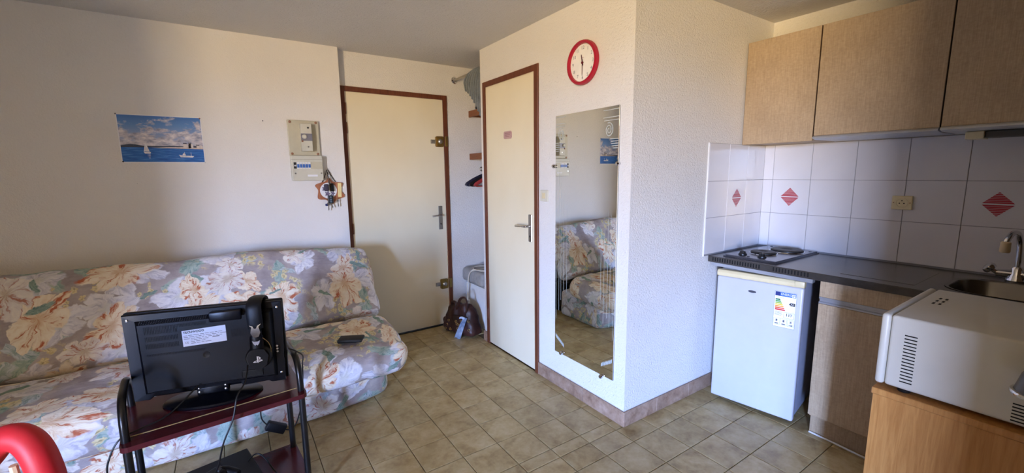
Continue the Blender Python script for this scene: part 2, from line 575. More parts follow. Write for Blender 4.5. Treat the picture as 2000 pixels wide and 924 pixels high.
# ---- floral cover fabric -------------------------------------------------
def floral():
    T = Tree('floral_sofa_cover')
    uv = T.n('ShaderNodeUVMap').outputs[0]
    wob = T.vmath('SUBTRACT', T.noise(uv, 9, 3, 0.6, 0, 'Color'), (0.5, 0.5, 0.5))
    wob2 = T.vmath('SUBTRACT', T.noise(uv, 30, 2, 0.5, 0, 'Color'), (0.5, 0.5, 0.5))
    warp = T.vmath('ADD', T.vmath('ADD', uv, T.vmath('SCALE', wob, None, 0.075)), T.vmath('SCALE', wob2, None, 0.022))
    bn = T.noise(warp, 7, 4, 0.6)
    col = T.ramp(bn, [(0.3, srgb(148, 138, 138)), (0.55, srgb(172, 162, 160)), (0.75, srgb(190, 182, 176))])
    def layer(col, scale, off, petals, R0, rand, keep, base, mid, streak, core, squash=0.8, streaks=5.0, amt=0.8, soft=0.05):
        p = T.vmath('MULTIPLY', T.vmath('ADD', warp, off), (scale, scale, 0))
        vo = T.n('ShaderNodeTexVoronoi', voronoi_dimensions='2D')
        T.put(vo.inputs['Vector'], p)
        vo.inputs['Scale'].default_value = 1.0
        vo.inputs['Randomness'].default_value = rand
        sepc = T.n('ShaderNodeSeparateXYZ'); T.put(sepc.inputs[0], vo.outputs['Color'])
        d = T.vmath('SUBTRACT', p, vo.outputs['Position'])
        # turn each bloom its own way and squash it
        rot = T.n('ShaderNodeVectorRotate', rotation_type='Z_AXIS')
        T.put(rot.inputs['Vector'], d)
        T.put(rot.inputs['Angle'], T.math('MULTIPLY', sepc.outputs[0], 6.283))
        d = T.vmath('MULTIPLY', rot.outputs[0], (1.0, 1.0 / squash, 0))
        sep = T.n('ShaderNodeSeparateXYZ'); T.put(sep.inputs[0], d)
        dx = T.math('ADD', sep.outputs[0], 0.06)      # centre of the bloom a little off
        ang = T.math('ARCTAN2', sep.outputs[1], dx)
        r = T.math('SQRT', T.math('ADD', T.math('MULTIPLY', dx, dx), T.math('MULTIPLY', sep.outputs[1], sep.outputs[1])))
        pet = T.math('ABSOLUTE', T.math('COSINE', T.math('MULTIPLY', ang, petals / 2)))
        pet = T.math('POWER', pet, 0.55)
        edge_n = T.noise(p, 5.0, 3)
        Rr = T.math('MULTIPLY', T.math('ADD', T.math('MULTIPLY', pet, 0.42), 0.58), T.math('ADD', T.math('MULTIPLY', sepc.outputs[1], 0.35), R0 - 0.17))
        Rr = T.math('ADD', Rr, T.math('MULTIPLY', T.math('SUBTRACT', edge_n, 0.5), 0.16))
        q = T.math('DIVIDE', r, Rr)
        mask = T.rng(q, 1.0 - soft, 1.0 + soft, 1.0, 0.0)
        mask = T.math('MULTIPLY', mask, T.math('LESS_THAN', sepc.outputs[2], keep))
        # brush streaks running out from the heart
        cmb = T.n('ShaderNodeCombineXYZ')
        T.put(cmb.inputs[0], T.math('MULTIPLY', ang, streaks)); T.put(cmb.inputs[1], T.math('MULTIPLY', q, 1.6)); T.put(cmb.inputs[2], T.math('MULTIPLY', sepc.outputs[0], 40))
        st = T.noise(cmb.outputs[0], 1.0, 3, 0.6, 0.6)
        c = T.mix(T.rng(st, 0.40, 0.56), (*srgb(*base), 1), (*srgb(*mid), 1))
        c = T.mix(T.math('MULTIPLY', T.rng(st, 0.55, 0.64), amt), c, (*srgb(*streak), 1))
        c = T.mix(T.math('MULTIPLY', T.rng(q, 0.10, 0.42, 1.0, 0.0, True), 0.7), c, (*srgb(*core), 1))
        rim = T.math('MULTIPLY', T.rng(pet, 0.25, 0.62, 1.0, 0.0), T.rng(q, 0.35, 0.9))
        c = T.mix(T.math('MULTIPLY', rim, 0.35), c, (*srgb(*core), 1))
        return T.mix(mask, col, c)
    # leaves, sprigs of small yellow flowers, then the big blooms
    col = layer(col, 5.2, (0.3, 0.7, 0), 3, 0.52, 1.0, 0.62, (176, 190, 178), (150, 172, 164), (112, 142, 132), (150, 168, 158), 0.45, 3.0, 0.8, 0.12)
    col = layer(col, 6.1, (4.3, 2.7, 0), 2, 0.46, 1.0, 0.40, (196, 204, 206), (170, 184, 186), (96, 128, 122), (140, 160, 150), 0.4, 4.0, 0.7, 0.12)
    patch = T.rng(T.noise(uv, 3.6, 2), 0.50, 0.56)
    small = layer(col, 26.0, (1.1, 5.0, 0), 5, 0.50, 0.9, 0.72, (222, 210, 168), (208, 194, 148), (170, 152, 108), (136, 124, 88), 0.85, 1.0, 0.5, 0.10)
    col = T.mix(patch, col, small)
    col = layer(col, 3.9, (7.2, 1.9, 0), 5, 0.58, 0.85, 0.74, (228, 226, 228), (206, 204, 212), (168, 168, 180), (204, 202, 190), 0.66, 3.0, 0.7)
    col = layer(col, 3.6, (2.7, 9.1, 0), 7, 0.56, 0.8, 0.66, (240, 230, 210), (230, 212, 184), (184, 104, 74), (208, 172, 134), 0.56, 3.2, 1.0)
    col = layer(col, 4.6, (11.7, 4.4, 0), 6, 0.50, 0.9, 0.36, (232, 226, 216), (216, 208, 204), (176, 110, 84), (190, 172, 150), 0.7, 3.2, 0.9)
    col = layer(col, 8.0, (17.1, 6.4, 0), 2, 0.42, 1.0, 0.22, (150, 170, 158), (120, 146, 138), (88, 116, 110), (130, 150, 140), 0.32, 3.0, 0.8, 0.14)
    hatch = T.noise(T.mapping(warp, (14, 60, 1), (0, 0, 0), (0, 0, 0.7)), 1.0, 3, 0.6)
    col = T.mix(0.09, col, T.ramp(hatch, [(0.3, (0.25, 0.24, 0.25)), (0.7, (0.95, 0.93, 0.92))]), 'OVERLAY')
    wrinkle = T.noise(T.mapping(uv, (4, 11, 1)), 1.0, 4, 0.55, 1.2)
    weave = T.noise(uv, 500, 1)
    T.bump(T.math('ADD', wrinkle, T.math('MULTIPLY', weave, 0.02)), 0.5, 0.02)
    return T.set(col, 0.85, 0, 0.2)
M_floral = floral()
M_piping = cloth('grey_piping', (148, 140, 140), (176, 168, 166))

# ================================================================== the room
YS, YD, XM, YB, XK, ZC, YE = 3.49, 3.566, 1.7216, 1.4841, 3.0471, 2.3445, 3.008
FRONT_Y = -0.75       # unseen wall behind the camera, placed to block daylight from the kitchen
FRONT_X0 = -0.40      # end of that wall, set for its shadow edge; window bay starts here
LEFT_X = WIN_X

# floor slab and its tiles
bm = NB(); box(bm, LEFT_X - WALL_T, -3.7, -0.10, XK + 0.1, YD + 0.12, -0.006)
floor = struct('floor', bm, M_grout)
T_, OX, OY = 0.1992, 0.4667, 2.1575
tile_cache = {}
def tile_mesh(w, d):
    k = (round(w, 4), round(d, 4))
    if k not in tile_cache:
        b = NB(); box(b, -w / 2, -d / 2, -0.0065, w / 2, d / 2, 0.0)
        es = [e for e in b.edges if all(abs(v.co.z) < 1e-6 for v in e.verts)]
        bmesh.ops.bevel(b, geom=es, offset=0.0018, segments=1, affect='EDGES')
        me = bpy.data.meshes.new('tile'); b.to_mesh(me); b.free(); me.materials.append(M_tile)
        tile_cache[k] = me
    return tile_cache[k]
G_ = 0.0032
def add_tile(x0, y0, x1, y1):
    if x1 - x0 < 0.012 or y1 - y0 < 0.012:
        return
    o = bpy.data.objects.new('tile', tile_mesh(x1 - x0 - G_, y1 - y0 - G_))
    o.location = ((x0 + x1) / 2, (y0 + y1) / 2, 0)
    link(o, floor)
far_bm = NB()
def inside_view(x, y):
    d = Vector((x, y, -1.4039)); z = d.dot(F_)
    if z < 0.2:
        return False
    u, v = 830.8 * d.dot(R_) / z, -830.8 * d.dot(U_) / z
    return -1080 < u < 1080 and -540 < v < 540
for i in range(-23, 14):
    for j in range(-30, 8):
        x0, y0 = OX + i * T_, OY + j * T_
        x1, y1 = x0 + T_, y0 + T_
        segs = []
        if y1 <= YB:
            segs = [(x0, y0, min(x1, XK), y1)]
        elif y0 >= YB:
            segs = [(x0, y0, min(x1, XM if y0 < YE else 2.4), min(y1, YD))]
        else:
            segs = [(x0, y0, min(x1, XK), YB)] + ([(x0, YB, min(x1, XM), y1)] if x0 < XM else [])
        for s in segs:
            s = (max(s[0], LEFT_X), max(s[1], -3.6), s[2], s[3])
            if s[2] - s[0] < 0.012 or s[3] - s[1] < 0.012:
                continue
            cx, cy = (s[0] + s[2]) / 2, (s[1] + s[3]) / 2
            hidden = (cy > 2.75 and cx < 0.7) or (cx > 2.72 and cy < YB) or (cx > 1.85 and cy < 0.4)
            if inside_view(cx, cy) and not hidden:
                add_tile(*s)
            else:
                box(far_bm, s[0] + G_ / 2, s[1] + G_ / 2, -0.0065, s[2] - G_ / 2, s[3] - G_ / 2, 0.0)
o = obj('tile_field', far_bm, M_tile, floor); o['kind'] = 'stuff'

# walls
bm = NB(); box(bm, LEFT_X - WALL_T, YS, 0, 0.781, YD + 0.12, ZC + 0.02); struct('wall_back', bm, M_wall2)
bm = NB(); prism(bm, [(0.781, 0), (0.792, 0), (0.792, 2.083), (1.690, 2.083), (1.690, 0), (2.5, 0), (2.5, ZC + 0.02), (0.781, ZC + 0.02)], 'y', YD, YD + 0.12)
struct('wall_entry', bm, M_wall)
bm = NB(); prism(bm, [(YB, 0), (2.258, 0), (2.258, 2.092), (2.962, 2.092), (2.962, 0), (YE, 0), (YE, ZC + 0.02), (YB, ZC + 0.02)], 'x', XM, XM + 0.07)
struct('wall_bathroom', bm, M_wall)
bm = NB(); box(bm, XM + 0.07, YB, 0, XK + 0.1, YB + 0.07, ZC + 0.02); struct('wall_bathroom_end', bm, M_wall)
bm = NB(); box(bm, XM + 0.07, YE - 0.05, 0, XK, YE, ZC + 0.02); struct('wall_closet_side', bm, M_wall)
bm = NB(); box(bm, 2.43, YE, 0, 2.5, YD, ZC + 0.02); struct('wall_closet_back', bm, M_wall)
bm = NB(); box(bm, XK, -3.7, 0, XK + 0.1, YE, ZC + 0.02); wall_kitchen = struct('wall_kitchen', bm, M_wall)
bm = NB(); box(bm, FRONT_X0, FRONT_Y - 0.12, 0, XK, FRONT_Y, ZC + 0.02); struct('shade_wall_front', bm, M_tan)  # out-of-view occluder, its free end shades the right of the kitchen
bm = NB(); box(bm, LEFT_X - WALL_T, -3.72, 0, XK + 0.1, -3.6, ZC + 0.02); struct('wall_bay', bm, M_tan)
bm = NB()
box(bm, LEFT_X - WALL_T, -3.6, 0, LEFT_X, WIN_Y0, ZC + 0.02)
box(bm, LEFT_X - WALL_T, WIN_Y1, 0, LEFT_X, YS, ZC + 0.02)
box(bm, LEFT_X - WALL_T, WIN_Y0, WIN_Z1, LEFT_X, WIN_Y1, ZC + 0.02)
box(bm, LEFT_X - WALL_T, WIN_Y0, 0, LEFT_X, WIN_Y1, WIN_Z0)
struct('wall_left', bm, M_tan)
bm = NB(); box(bm, LEFT_X - WALL_T, -3.72, ZC, XK + 0.1, YD + 0.12, ZC + 0.12); struct('ceiling', bm, M_ceil)
bm = NB(); prism(bm, [(-2.50, YS), (-2.50, 0.02), (-3.999, 0.02), (-3.999, -0.08), (-2.44, -0.08), (-2.44, YS)], 'z', 0, ZC + 0.02); struct('shade_wall_left', bm, M_tan)  # added unseen stub wall, keeps window light off the left of the sofa
# the balcony window: two open leaves would stand outside, the opening keeps its frame
bm = NB()
prism(bm, [(WIN_Y0, WIN_Z0), (WIN_Y1, WIN_Z0), (WIN_Y1, WIN_Z1), (WIN_Y0, WIN_Z1), (WIN_Y0, WIN_Z0 + 0.001), (WIN_Y0 + 0.05, WIN_Z0 + 0.05), (WIN_Y0 + 0.05, WIN_Z1 - 0.05), (WIN_Y1 - 0.05, WIN_Z1 - 0.05), (WIN_Y1 - 0.05, WIN_Z0 + 0.05), (WIN_Y0 + 0.05, WIN_Z0 + 0.049)], 'x', LEFT_X - 0.22, LEFT_X - 0.16)
struct('window_1', bm, M_whiteplastic)

# skirting tiles along the bathroom block
bm = NB(); box(bm, XM - 0.005, YB - 0.005, 0, XM + 0.001, 2.256, 0.082)
bb1 = struct('baseboard_bathroom', bm, M_grout_w)
ys = [2.256, 2.117, 1.803, 1.4745]
for a, b in zip(ys, ys[1:]):
    bm = NB(); box(bm, XM - 0.012, b + 0.002, 0.001, XM - 0.003, a - 0.002, 0.088, 0.0015); obj('tile', bm, M_base, bb1)
bm = NB(); box(bm, XM - 0.012, 2.964, 0.001, XM + 0.02, YE + 0.008, 0.085, 0.0015); obj('tile', bm, M_base, bb1)
bm = NB(); box(bm, XM - 0.005, YB - 0.005, 0, XK, YB + 0.001, 0.082)
bb2 = struct('baseboard_kitchen', bm, M_grout_w)
xs = [XM - 0.012, 1.99, 2.30, 2.61, 2.92]
for a, b in zip(xs, xs[1:]):
    bm = NB(); box(bm, a + 0.002, YB - 0.012, 0.001, b - 0.002, YB - 0.003, 0.088, 0.0015); obj('tile', bm, M_base, bb2)

# ------------------------------------------------------------------ doors
def struct_root(name, loc=(0, 0, 0)):
    o = bpy.data.objects.new(name, None); o.location = loc; o['kind'] = 'structure'
    return link(o)
def door_frame(parent, outline_axis, a0, a1, ztop, w, d0, d1):
    pts = [(a0, 0), (a0 + w, 0), (a0 + w, ztop - w), (a1 - w, ztop - w), (a1 - w, 0), (a1, 0), (a1, ztop), (a0, ztop)]
    bm = NB(); prism(bm, pts, outline_axis, d0, d1)
    es = [e for e in bm.edges if e.calc_length() > 0.3]
    bmesh.ops.bevel(bm, geom=es, offset=0.003, segments=1, affect='EDGES')
    return obj('door_frame', bm, M_frame, parent)

d1 = struct_root('door_1')
door_frame(d1, 'y', 0.786, 1.690, 2.084, 0.036, YD - 0.014, YD + 0.05)
bm = NB(); box(bm, 0.824, YD - 0.004, 0.008, 1.652, YD + 0.036, 2.046, 0.002); leaf = obj('door_leaf', bm, M_door, d1)
def lever_handle(parent, origin, along, out, plate_h=0.215, zc=1.01, zl=1.035, L=0.095):
    """plate and lever on a door: along = direction of the lever, out = direction into the room"""
    al, ou = Vector(along), Vector(out)
    Mx = face_mat(origin, al, (0, 0, 1))
    bm = NB(); vs = box(bm, -0.019, zc - plate_h / 2, -0.001, 0.019, zc + plate_h / 2, 0.006, 0.003)
    S = Matrix.Identity(4)
    if al.cross(Vector((0, 0, 1))).dot(ou) < 0:
        S = Matrix.Diagonal((1, 1, -1, 1))
    bmesh.ops.transform(bm, matrix=Mx @ S, verts=bm.verts[:])
    pl = obj('handle_plate', bm, M_nickel, parent)
    bm = NB()
    pts = smooth_path([(0, zl, 0.003), (0, zl, 0.035), (0.012, zl, 0.045), (0.05, zl, 0.046), (L, zl - 0.004, 0.044)], 5)
    tube(bm, pts, [0.009] * 6 + [0.0085] * (len(pts) - 6), 10)
    bmesh.ops.transform(bm, matrix=Mx @ S, verts=bm.verts[:])
    obj('lever', bm, M_chrome, pl, True)
    bm = NB(); lathe(bm, [(0.006, 0.0055), (0.006, 0.0065)], (0, zc - 0.055, 0), 10)
    box(bm, -0.002, zc - 0.068, 0.0055, 0.002, zc - 0.055, 0.0065)
    bmesh.ops.transform(bm, matrix=Mx @ S, verts=bm.verts[:])
    obj('keyhole', bm, M_hole, pl)
lever_handle(d1, (1.594, YD - 0.005, 0), (-1, 0, 0), (0, -1, 0))
def hinge(parent, x, y, z, h=0.08):
    bm = NB(); lathe(bm, [(0.004, -0.004), (0.0075, 0), (0.0075, h), (0.004, h + 0.004)], (x, y, z), 10)
    obj('hinge', bm, M_frame, parent, True)
for z in (1.876, 1.728, 0.93, 0.22):
    hinge(d1, 0.823, YD - 0.014, z)
def rim_lock(parent, x, z, mat):
    bm = NB(); prism(bm, [(x - 0.036, z - 0.04), (x - 0.026, z - 0.046), (x + 0.026, z - 0.046), (x + 0.036, z - 0.04), (x + 0.036, z + 0.04), (x + 0.026, z + 0.046), (x - 0.026, z + 0.046), (x - 0.036, z + 0.04)], 'y', YD - 0.032, YD - 0.004)
    es = [e for e in bm.edges if all(v.co.y < YD - 0.03 for v in e.verts)]
    bmesh.ops.bevel(bm, geom=es, offset=0.006, segments=2, affect='EDGES')
    lk = obj('rim_lock', bm, mat, parent, True)
    bm = NB(); box(bm, x - 0.080, YD - 0.018, z - 0.018, x - 0.034, YD - 0.004, z + 0.016, 0.003); obj('latch_plate', bm, M_nickel, lk)
    bm = NB(); lathe(bm, [(0.020, 0), (0.020, -0.008), (0.014, -0.014), (0.006, -0.016)], (x, YD - 0.032, z), 18, 'y'); obj('lock_knob', bm, M_nickel, lk, True)
    bm = NB(); box(bm, x + 0.052, YD - 0.030, z - 0.042, x + 0.074, YD - 0.013, z + 0.048, 0.003); obj('strike_plate', bm, M_brass, lk)
rim_lock(d1, 1.605, 1.685, M_brass)
rim_lock(d1, 1.603, 0.395, M_brass)
bm = NB(); box(bm, 0.792, YD - 0.03, 0.0, 1.69, YD + 0.05, 0.007, 0.002); obj('threshold', bm, M_hole, d1)

d2 = struct_root('door_2')
door_frame(d2, 'x', 2.256, 2.962, 2.092, 0.038, XM - 0.012, XM + 0.05)
bm = NB(); box(bm, XM - 0.003, 2.296, 0.010, XM + 0.035, 2.934, 2.056, 0.002); obj('door_leaf', bm, M_door, d2)
lever_handle(d2, (XM - 0.003, 2.349, 0), (0, 1, 0), (-1, 0, 0), 0.19, 1.025, 1.04, 0.12)
for z in (1.79, 1.05, 0.22):
    bm = NB(); lathe(bm, [(0.004, -0.004), (0.0075, 0), (0.0075, 0.08), (0.004, 0.084)], (XM - 0.012, 2.936, z), 10); obj('hinge', bm, M_frame, d2, True)

# name plate stuck on the bathroom door (its lettering is too faint to read)
pq = thing('door_plaque', 'small pinkish plaque with faded lettering stuck on the bathroom door', 'plaque', (XM - 0.003, 2.619, 1.675))
MP = face_mat((-0.0005, 0, 0), (0, -1, 0), (0, 0, 1))
bm = NB(); out = [(-0.05, -0.018), (-0.042, -0.026), (0.042, -0.028), (0.052, -0.018), (0.052, 0.016), (0.042, 0.026), (-0.042, 0.026), (-0.05, 0.018)]
poly(bm, out, MP, 0.004); obj('plate', bm, plain('faded_rose', (186, 150, 146), 0.5), pq)
bm = NB()
for r_ in range(3):
    z = 0.012 - r_ * 0.012
    for k in range(6 - r_):
        x = -0.034 + k * 0.0125 + r_ * 0.004
        poly(bm, [(x, z - 0.002), (x + 0.009, z - 0.003), (x + 0.010, z + 0.002), (x + 0.001, z + 0.003)], face_mat((-0.0046, 0, 0), (0, -1, 0), (0, 0, 1)), 0.0003)
o = obj('faded_lettering', bm, plain('faded_wine_ink', (140, 92, 98), 0.6), pq); o['kind'] = 'stuff'

# ================================================================== kitchen wall tiles
WT_Z = [0.896, 1.1205, 1.3415, 1.566]
wt_cache = {}
def wall_tile(parent, a0, a1, z0, z1, plane):
    """glazed tile; plane 'x' lies on the kitchen wall, 'y' on the bathroom end wall"""
    w, h = a1 - a0 - 0.0025, z1 - z0 - 0.0025
    k = (plane, round(w, 4), round(h, 4))
    if k not in wt_cache:
        b = NB()
        if plane == 'x':
            box(b, -0.006, -w / 2, -h / 2, 0, w / 2, h / 2)
            es = [e for e in b.edges if all(v.co.x < -0.005 for v in e.verts)]
        else:
            box(b, -w / 2, -0.006, -h / 2, w / 2, 0, h / 2)
            es = [e for e in b.edges if all(v.co.y < -0.005 for v in e.verts)]
        bmesh.ops.bevel(b, geom=es, offset=0.0012, segments=2, affect='EDGES')
        me = bpy.data.meshes.new('tile'); b.to_mesh(me); b.free(); me.materials.append(M_wtile)
        wt_cache[k] = me
    o = bpy.data.objects.new('tile', wt_cache[k])
    o.location = (XK - 0.002, (a0 + a1) / 2, (z0 + z1) / 2) if plane == 'x' else ((a0 + a1) / 2, YB - 0.002, (z0 + z1) / 2)
    # glazing never sits perfectly flat
    o.rotation_euler = (random.uniform(-.002, .002), random.uniform(-.002, .002), random.uniform(-.003, .003))
    return link(o, parent)
def diamond(parent, plane, s):
    bm = NB()
    M_ = face_mat((-0.0062, 0, 0), (0, -1, 0), (0, 0, 1)) if plane == 'x' else face_mat((0, -0.0062, 0), (1, 0, 0), (0, 0, 1))
    H, W = 0.059, 0.056
    for sg in (1, -1):
        for k in range(7):
            z0 = 0.0035 + k * (H - 0.0035) / 7
            z1 = z0 + (H - 0.0035) / 7 - 0.0013 - 0.0003 * k * 0.3
            x0, x1 = W * (1 - z0 / H), W * (1 - min(z1, H) / H)
            poly(bm, [(-x0, sg * z0), (x0, sg * z0), (x1, sg * z1), (-x1, sg * z1)][::sg], M_, 0.0003)
    return obj('diamond_print', bm, M_redprint, parent)
# grout bed behind the tiles
bm = NB(); box(bm, XK - 0.003, -0.62, 0.885, XK + 0.001, YB, 1.567); bedk = obj('grout_bed', bm, M_tgrout, wall_kitchen)
tile_ys = [YB - 0.006, 1.4155, 1.193, 0.967, 0.738, 0.511, 0.285, 0.059, -0.167, -0.393, -0.619]
for i in range(len(tile_ys) - 1):
    for r_ in range(3):
        t = wall_tile(wall_kitchen, tile_ys[i + 1], tile_ys[i], WT_Z[r_], WT_Z[r_ + 1], 'x')
        if r_ == 1 and i in (1, 5):
            diamond(t, 'x', 1)
wall_be = bpy.data.objects['wall_bathroom_end']
bm = NB(); box(bm, 2.392, YB - 0.003, 0.885, XK - 0.008, YB + 0.001, 1.567); obj('grout_bed', bm, M_tgrout, wall_be)
bm = NB(); box(bm, 2.385, YB - 0.009, 0.885, 2.3915, YB - 0.001, 1.568, 0.001); obj('tile_edge_strip', bm, M_whiteplastic, wall_be)
tile_xs = [2.392, 2.609, 2.825, XK - 0.008]
for i in range(3):
    for r_ in range(3):
        t = wall_tile(wall_be, tile_xs[i], tile_xs[i + 1], WT_Z[r_], WT_Z[r_ + 1], 'y')
        if r_ == 1 and i == 1:
            diamond(t, 'y', 1)

# wall socket over the worktop
sk = thing('wall_socket', 'beige power socket on the white kitchen tiles', 'socket', (XK - 0.0085, 0.744, 1.2215))
bm = NB(); box(bm, -0.009, -0.043, -0.037, 0, 0.043, 0.037, 0.003, 2); obj('face_plate', bm, M_cream, sk)
bm = NB(); lathe(bm, [(0.026, -0.0088), (0.026, -0.0105), (0.0225, -0.0105), (0.0215, -0.0092), (0.002, -0.0092)], (0, 0, 0), 24, 'x'); obj('socket_ring', bm, M_cream, sk, True)
for y, z in ((-0.0095, -0.003), (0.0095, -0.003), (0, 0.011)):
    bm = NB(); lathe(bm, [(0.003, -0.0098), (0.003, -0.0090)], (0, y, z), 10, 'x'); obj('pin_hole', bm, M_hole, sk)
for y in (-0.034, 0.034):
    bm = NB(); lathe(bm, [(0.003, -0.0098), (0.003, -0.0085)], (0, y, 0), 10, 'x'); obj('screw', bm, M_copper, sk)

# ================================================================== worktop, sink, hob, tap
ZT, XCF = 0.8876, 2.437
wk = thing('worktop', 'dull stainless steel kitchen worktop with slotted front band and inset sink', 'worktop', (2.74, 0.55, 0.855))
loc = Vector((2.74, 0.55, 0.855))
def rrect(x0, y0, x1, y1, r, n=6):
    pts = []
    for cx, cy, a0 in ((x1 - r, y1 - r, 0), (x0 + r, y1 - r, 90), (x0 + r, y0 + r, 180), (x1 - r, y0 + r, 270)):
        for k in range(n + 1):
            a = math.radians(a0 + 90 * k / n)
            pts.append((cx + r * math.cos(a), cy + r * math.sin(a)))
    return pts
WY0, WY1, WX1 = -0.58, YB - 0.0105, XK - 0.0105
bm = NB()
outer = [bm.verts.new((x, y, ZT)) for x, y in ((XCF, WY0), (WX1, WY0), (WX1, WY1), (XCF, WY1))]
inn = rrect(2.535, 0.05, 2.90, 0.462, 0.12, 8)
inner = [bm.verts.new((x, y, ZT)) for x, y in inn]
es = [bm.edges.new((outer[i], outer[(i + 1) % 4])) for i in range(4)] + [bm.edges.new((inner[i], inner[(i + 1) % len(inner)])) for i in range(len(inner))]
bmesh.ops.triangle_fill(bm, use_beauty=True, edges=es)
low = [bm.verts.new((v.co.x, v.co.y, 0.853)) for v in outer]
for i in range(4):
    bm.faces.new((outer[i], outer[(i + 1) % 4], low[(i + 1) % 4], low[i]))
bmesh.ops.translate(bm, vec=-loc, verts=bm.verts[:])
obj('steel_top', bm, M_steel, wk)
bm = NB()
prof = [(0.0, 0.0005), (0.006, 0.0), (0.010, -0.006), (0.016, -0.11), (0.03, -0.135), (0.06, -0.142)]
rings = []
for off, dz in [(-0.008, 0.002)] + prof:
    rings.append([bm.verts.new((x, y, ZT + dz)) for x, y in rrect(2.535 + off, 0.05 + off, 2.90 - off, 0.462 - off, max(0.12 - off, 0.03), 8)])
for A, B in zip(rings, rings[1:]):
    for i in range(len(A)):
        bm.faces.new((A[i], A[(i + 1) % len(A)], B[(i + 1) % len(A)], B[i]))
bm.faces.new(rings[-1])
bmesh.ops.translate(bm, vec=-loc, verts=bm.verts[:])
obj('sink_bowl', bm, M_steel, wk, True)
bm = NB(); lathe(bm, [(0.03, 0), (0.03, 0.003), (0.02, 0.003), (0.018, 0.001), (0.002, 0.001)], (2.72 - loc.x, 0.25 - loc.y, ZT - 0.143 - loc.z), 20); obj('drain', bm, M_nickel, wk, True)
bm = NB(); box(bm, 2.52 - loc.x, 0.54 - loc.y, ZT - loc.z - 0.001, 2.92 - loc.x, 0.82 - loc.y, ZT - loc.z + 0.0012, 0.001); obj('drainboard', bm, M_steel, wk)
bm = NB(); box(bm, XCF - 0.004 - loc.x, WY0 - loc.y, 0.851 - loc.z, XCF + 0.001 - loc.x, WY1 - loc.y, ZT - 0.001 - loc.z, 0.0015); obj('front_band', bm, M_steel_dark, wk)
bm = NB()
n_s = 35
for k in range(n_s):
    y = 1.441 - k * (1.441 - 0.927) / (n_s - 1)
    if 19 <= k <= 22:
        continue
    box(bm, XCF - 0.0046 - loc.x, y - 0.0035 - loc.y, 0.860 - loc.z, XCF - 0.0036 - loc.x, y + 0.0035 - loc.y, 0.882 - loc.z)
o = obj('vent_slots', bm, M_hole, wk); o['kind'] = 'stuff'
bm = NB(); box(bm, XCF - 0.001 - loc.x, 0.905 - loc.y, 0.831 - loc.z, XCF + 0.03 - loc.x, 1.458 - loc.y, 0.8515 - loc.z, 0.001); obj('support_rail', bm, M_alu, wk)

hob = thing('hob', 'low steel electric hob with two round plates set on the worktop', 'hob', (2.755, 1.255, ZT))
bm = NB(); 
vs = box(bm, -0.27, -0.152, 0.0005, 0.27, 0.152, 0.014)
es = [e for e in bm.edges if all(v.co.z > 0.01 for v in e.verts)]
bmesh.ops.bevel(bm, geom=es, offset=0.008, segments=2, affect='EDGES'); obj('hob_plate', bm, plain('bright_scratched_steel', (112, 112, 120), 0.22, 0.9, 0.5, 0.1, 8), hob, True)
def hotplate(x, y, r):
    bm = NB(); lathe(bm, [(r + 0.007, 0.0135), (r + 0.006, 0.017), (r + 0.002, 0.017)], (x, y, 0), 32); rg = obj('plate_ring', bm, M_chrome, hob, True)
    bm = NB(); lathe(bm, [(r, 0.015), (r, 0.024), (r - 0.005, 0.027), (r * 0.35, 0.027), (r * 0.3, 0.0245), (0.004, 0.0245)], (x, y, 0), 32); obj('hot_plate', bm, M_castiron, hob, True)
hotplate(0.125, -0.03, 0.088)
hotplate(-0.06, 0.02, 0.070)
def hob_knob(x, y, rot):
    bm = NB(); lathe(bm, [(0.024, 0.013), (0.023, 0.02), (0.018, 0.024), (0.016, 0.034), (0.012, 0.036)], (x, y, 0), 18)
    k = obj('control_knob', bm, M_black, hob, True)
    bm = NB(); vs = box(bm, -0.022, -0.0045, 0.024, 0.022, 0.0045, 0.04, 0.003, 1, Matrix.Translation((x, y, 0)) @ Matrix.Rotation(rot, 4, 'Z'))
    obj('knob_grip', bm, M_black, k)
hob_knob(-0.195, 0.075, 0.7)
hob_knob(-0.190, -0.035, 0.2)
bm = NB(); 
for x, y in ((-0.235, 0.02), (0.23, 0.11), (0.21, -0.125)):
    lathe(bm, [(0.008, 0.0135), (0.008, 0.0155)], (x, y, 0), 10)
o = obj('indicator_marks', bm, M_ink, hob); o['kind'] = 'stuff'

tap = thing('kitchen_tap', 'chrome swan-neck kitchen tap with cream aerator behind the sink', 'tap', (2.975, 0.30, ZT))
bm = NB(); lathe(bm, [(0.032, 0.0), (0.034, 0.004), (0.03, 0.018), (0.024, 0.034), (0.022, 0.055), (0.016, 0.066)], (0, 0, 0), 20)
tube(bm, [(-0.005, 0.062, 0.03), (0, 0, 0.032), (0.005, -0.062, 0.03)], [0.016, 0.022, 0.016], 12); obj('tap_body', bm, M_chrome, tap, True)
bm = NB(); tube(bm, smooth_path([(0, 0, 0.06), (0.0, 0.002, 0.13), (-0.004, 0.006, 0.185), (-0.030, 0.012, 0.222), (-0.068, 0.022, 0.226), (-0.096, 0.030, 0.205), (-0.106, 0.034, 0.185)], 6), 0.0105, 12); obj('spout', bm, M_chrome, tap, True)
bm = NB(); lathe(bm, [(0.0125, 0.0), (0.0165, -0.004), (0.0175, -0.045), (0.014, -0.05)], (-0.107, 0.034, 0.190), 16); obj('aerator', bm, plain('cream_rubber', (214, 190, 150), 0.6), tap, True)
for s in (1, -1):
    bm = NB(); Mk = Matrix.Translation((-0.012, s * 0.072, 0.042)) @ Matrix.Rotation(-s * 0.9, 4, 'X') @ Matrix.Rotation(-0.25, 4, 'Y')
    lathe(bm, [(0.010, -0.02), (0.010, 0.0), (0.024, 0.006), (0.027, 0.014), (0.024, 0.026), (0.014, 0.03)], (0, 0, 0), 12, 'z', Mk); obj('tap_knob', bm, M_chrome, tap, True)

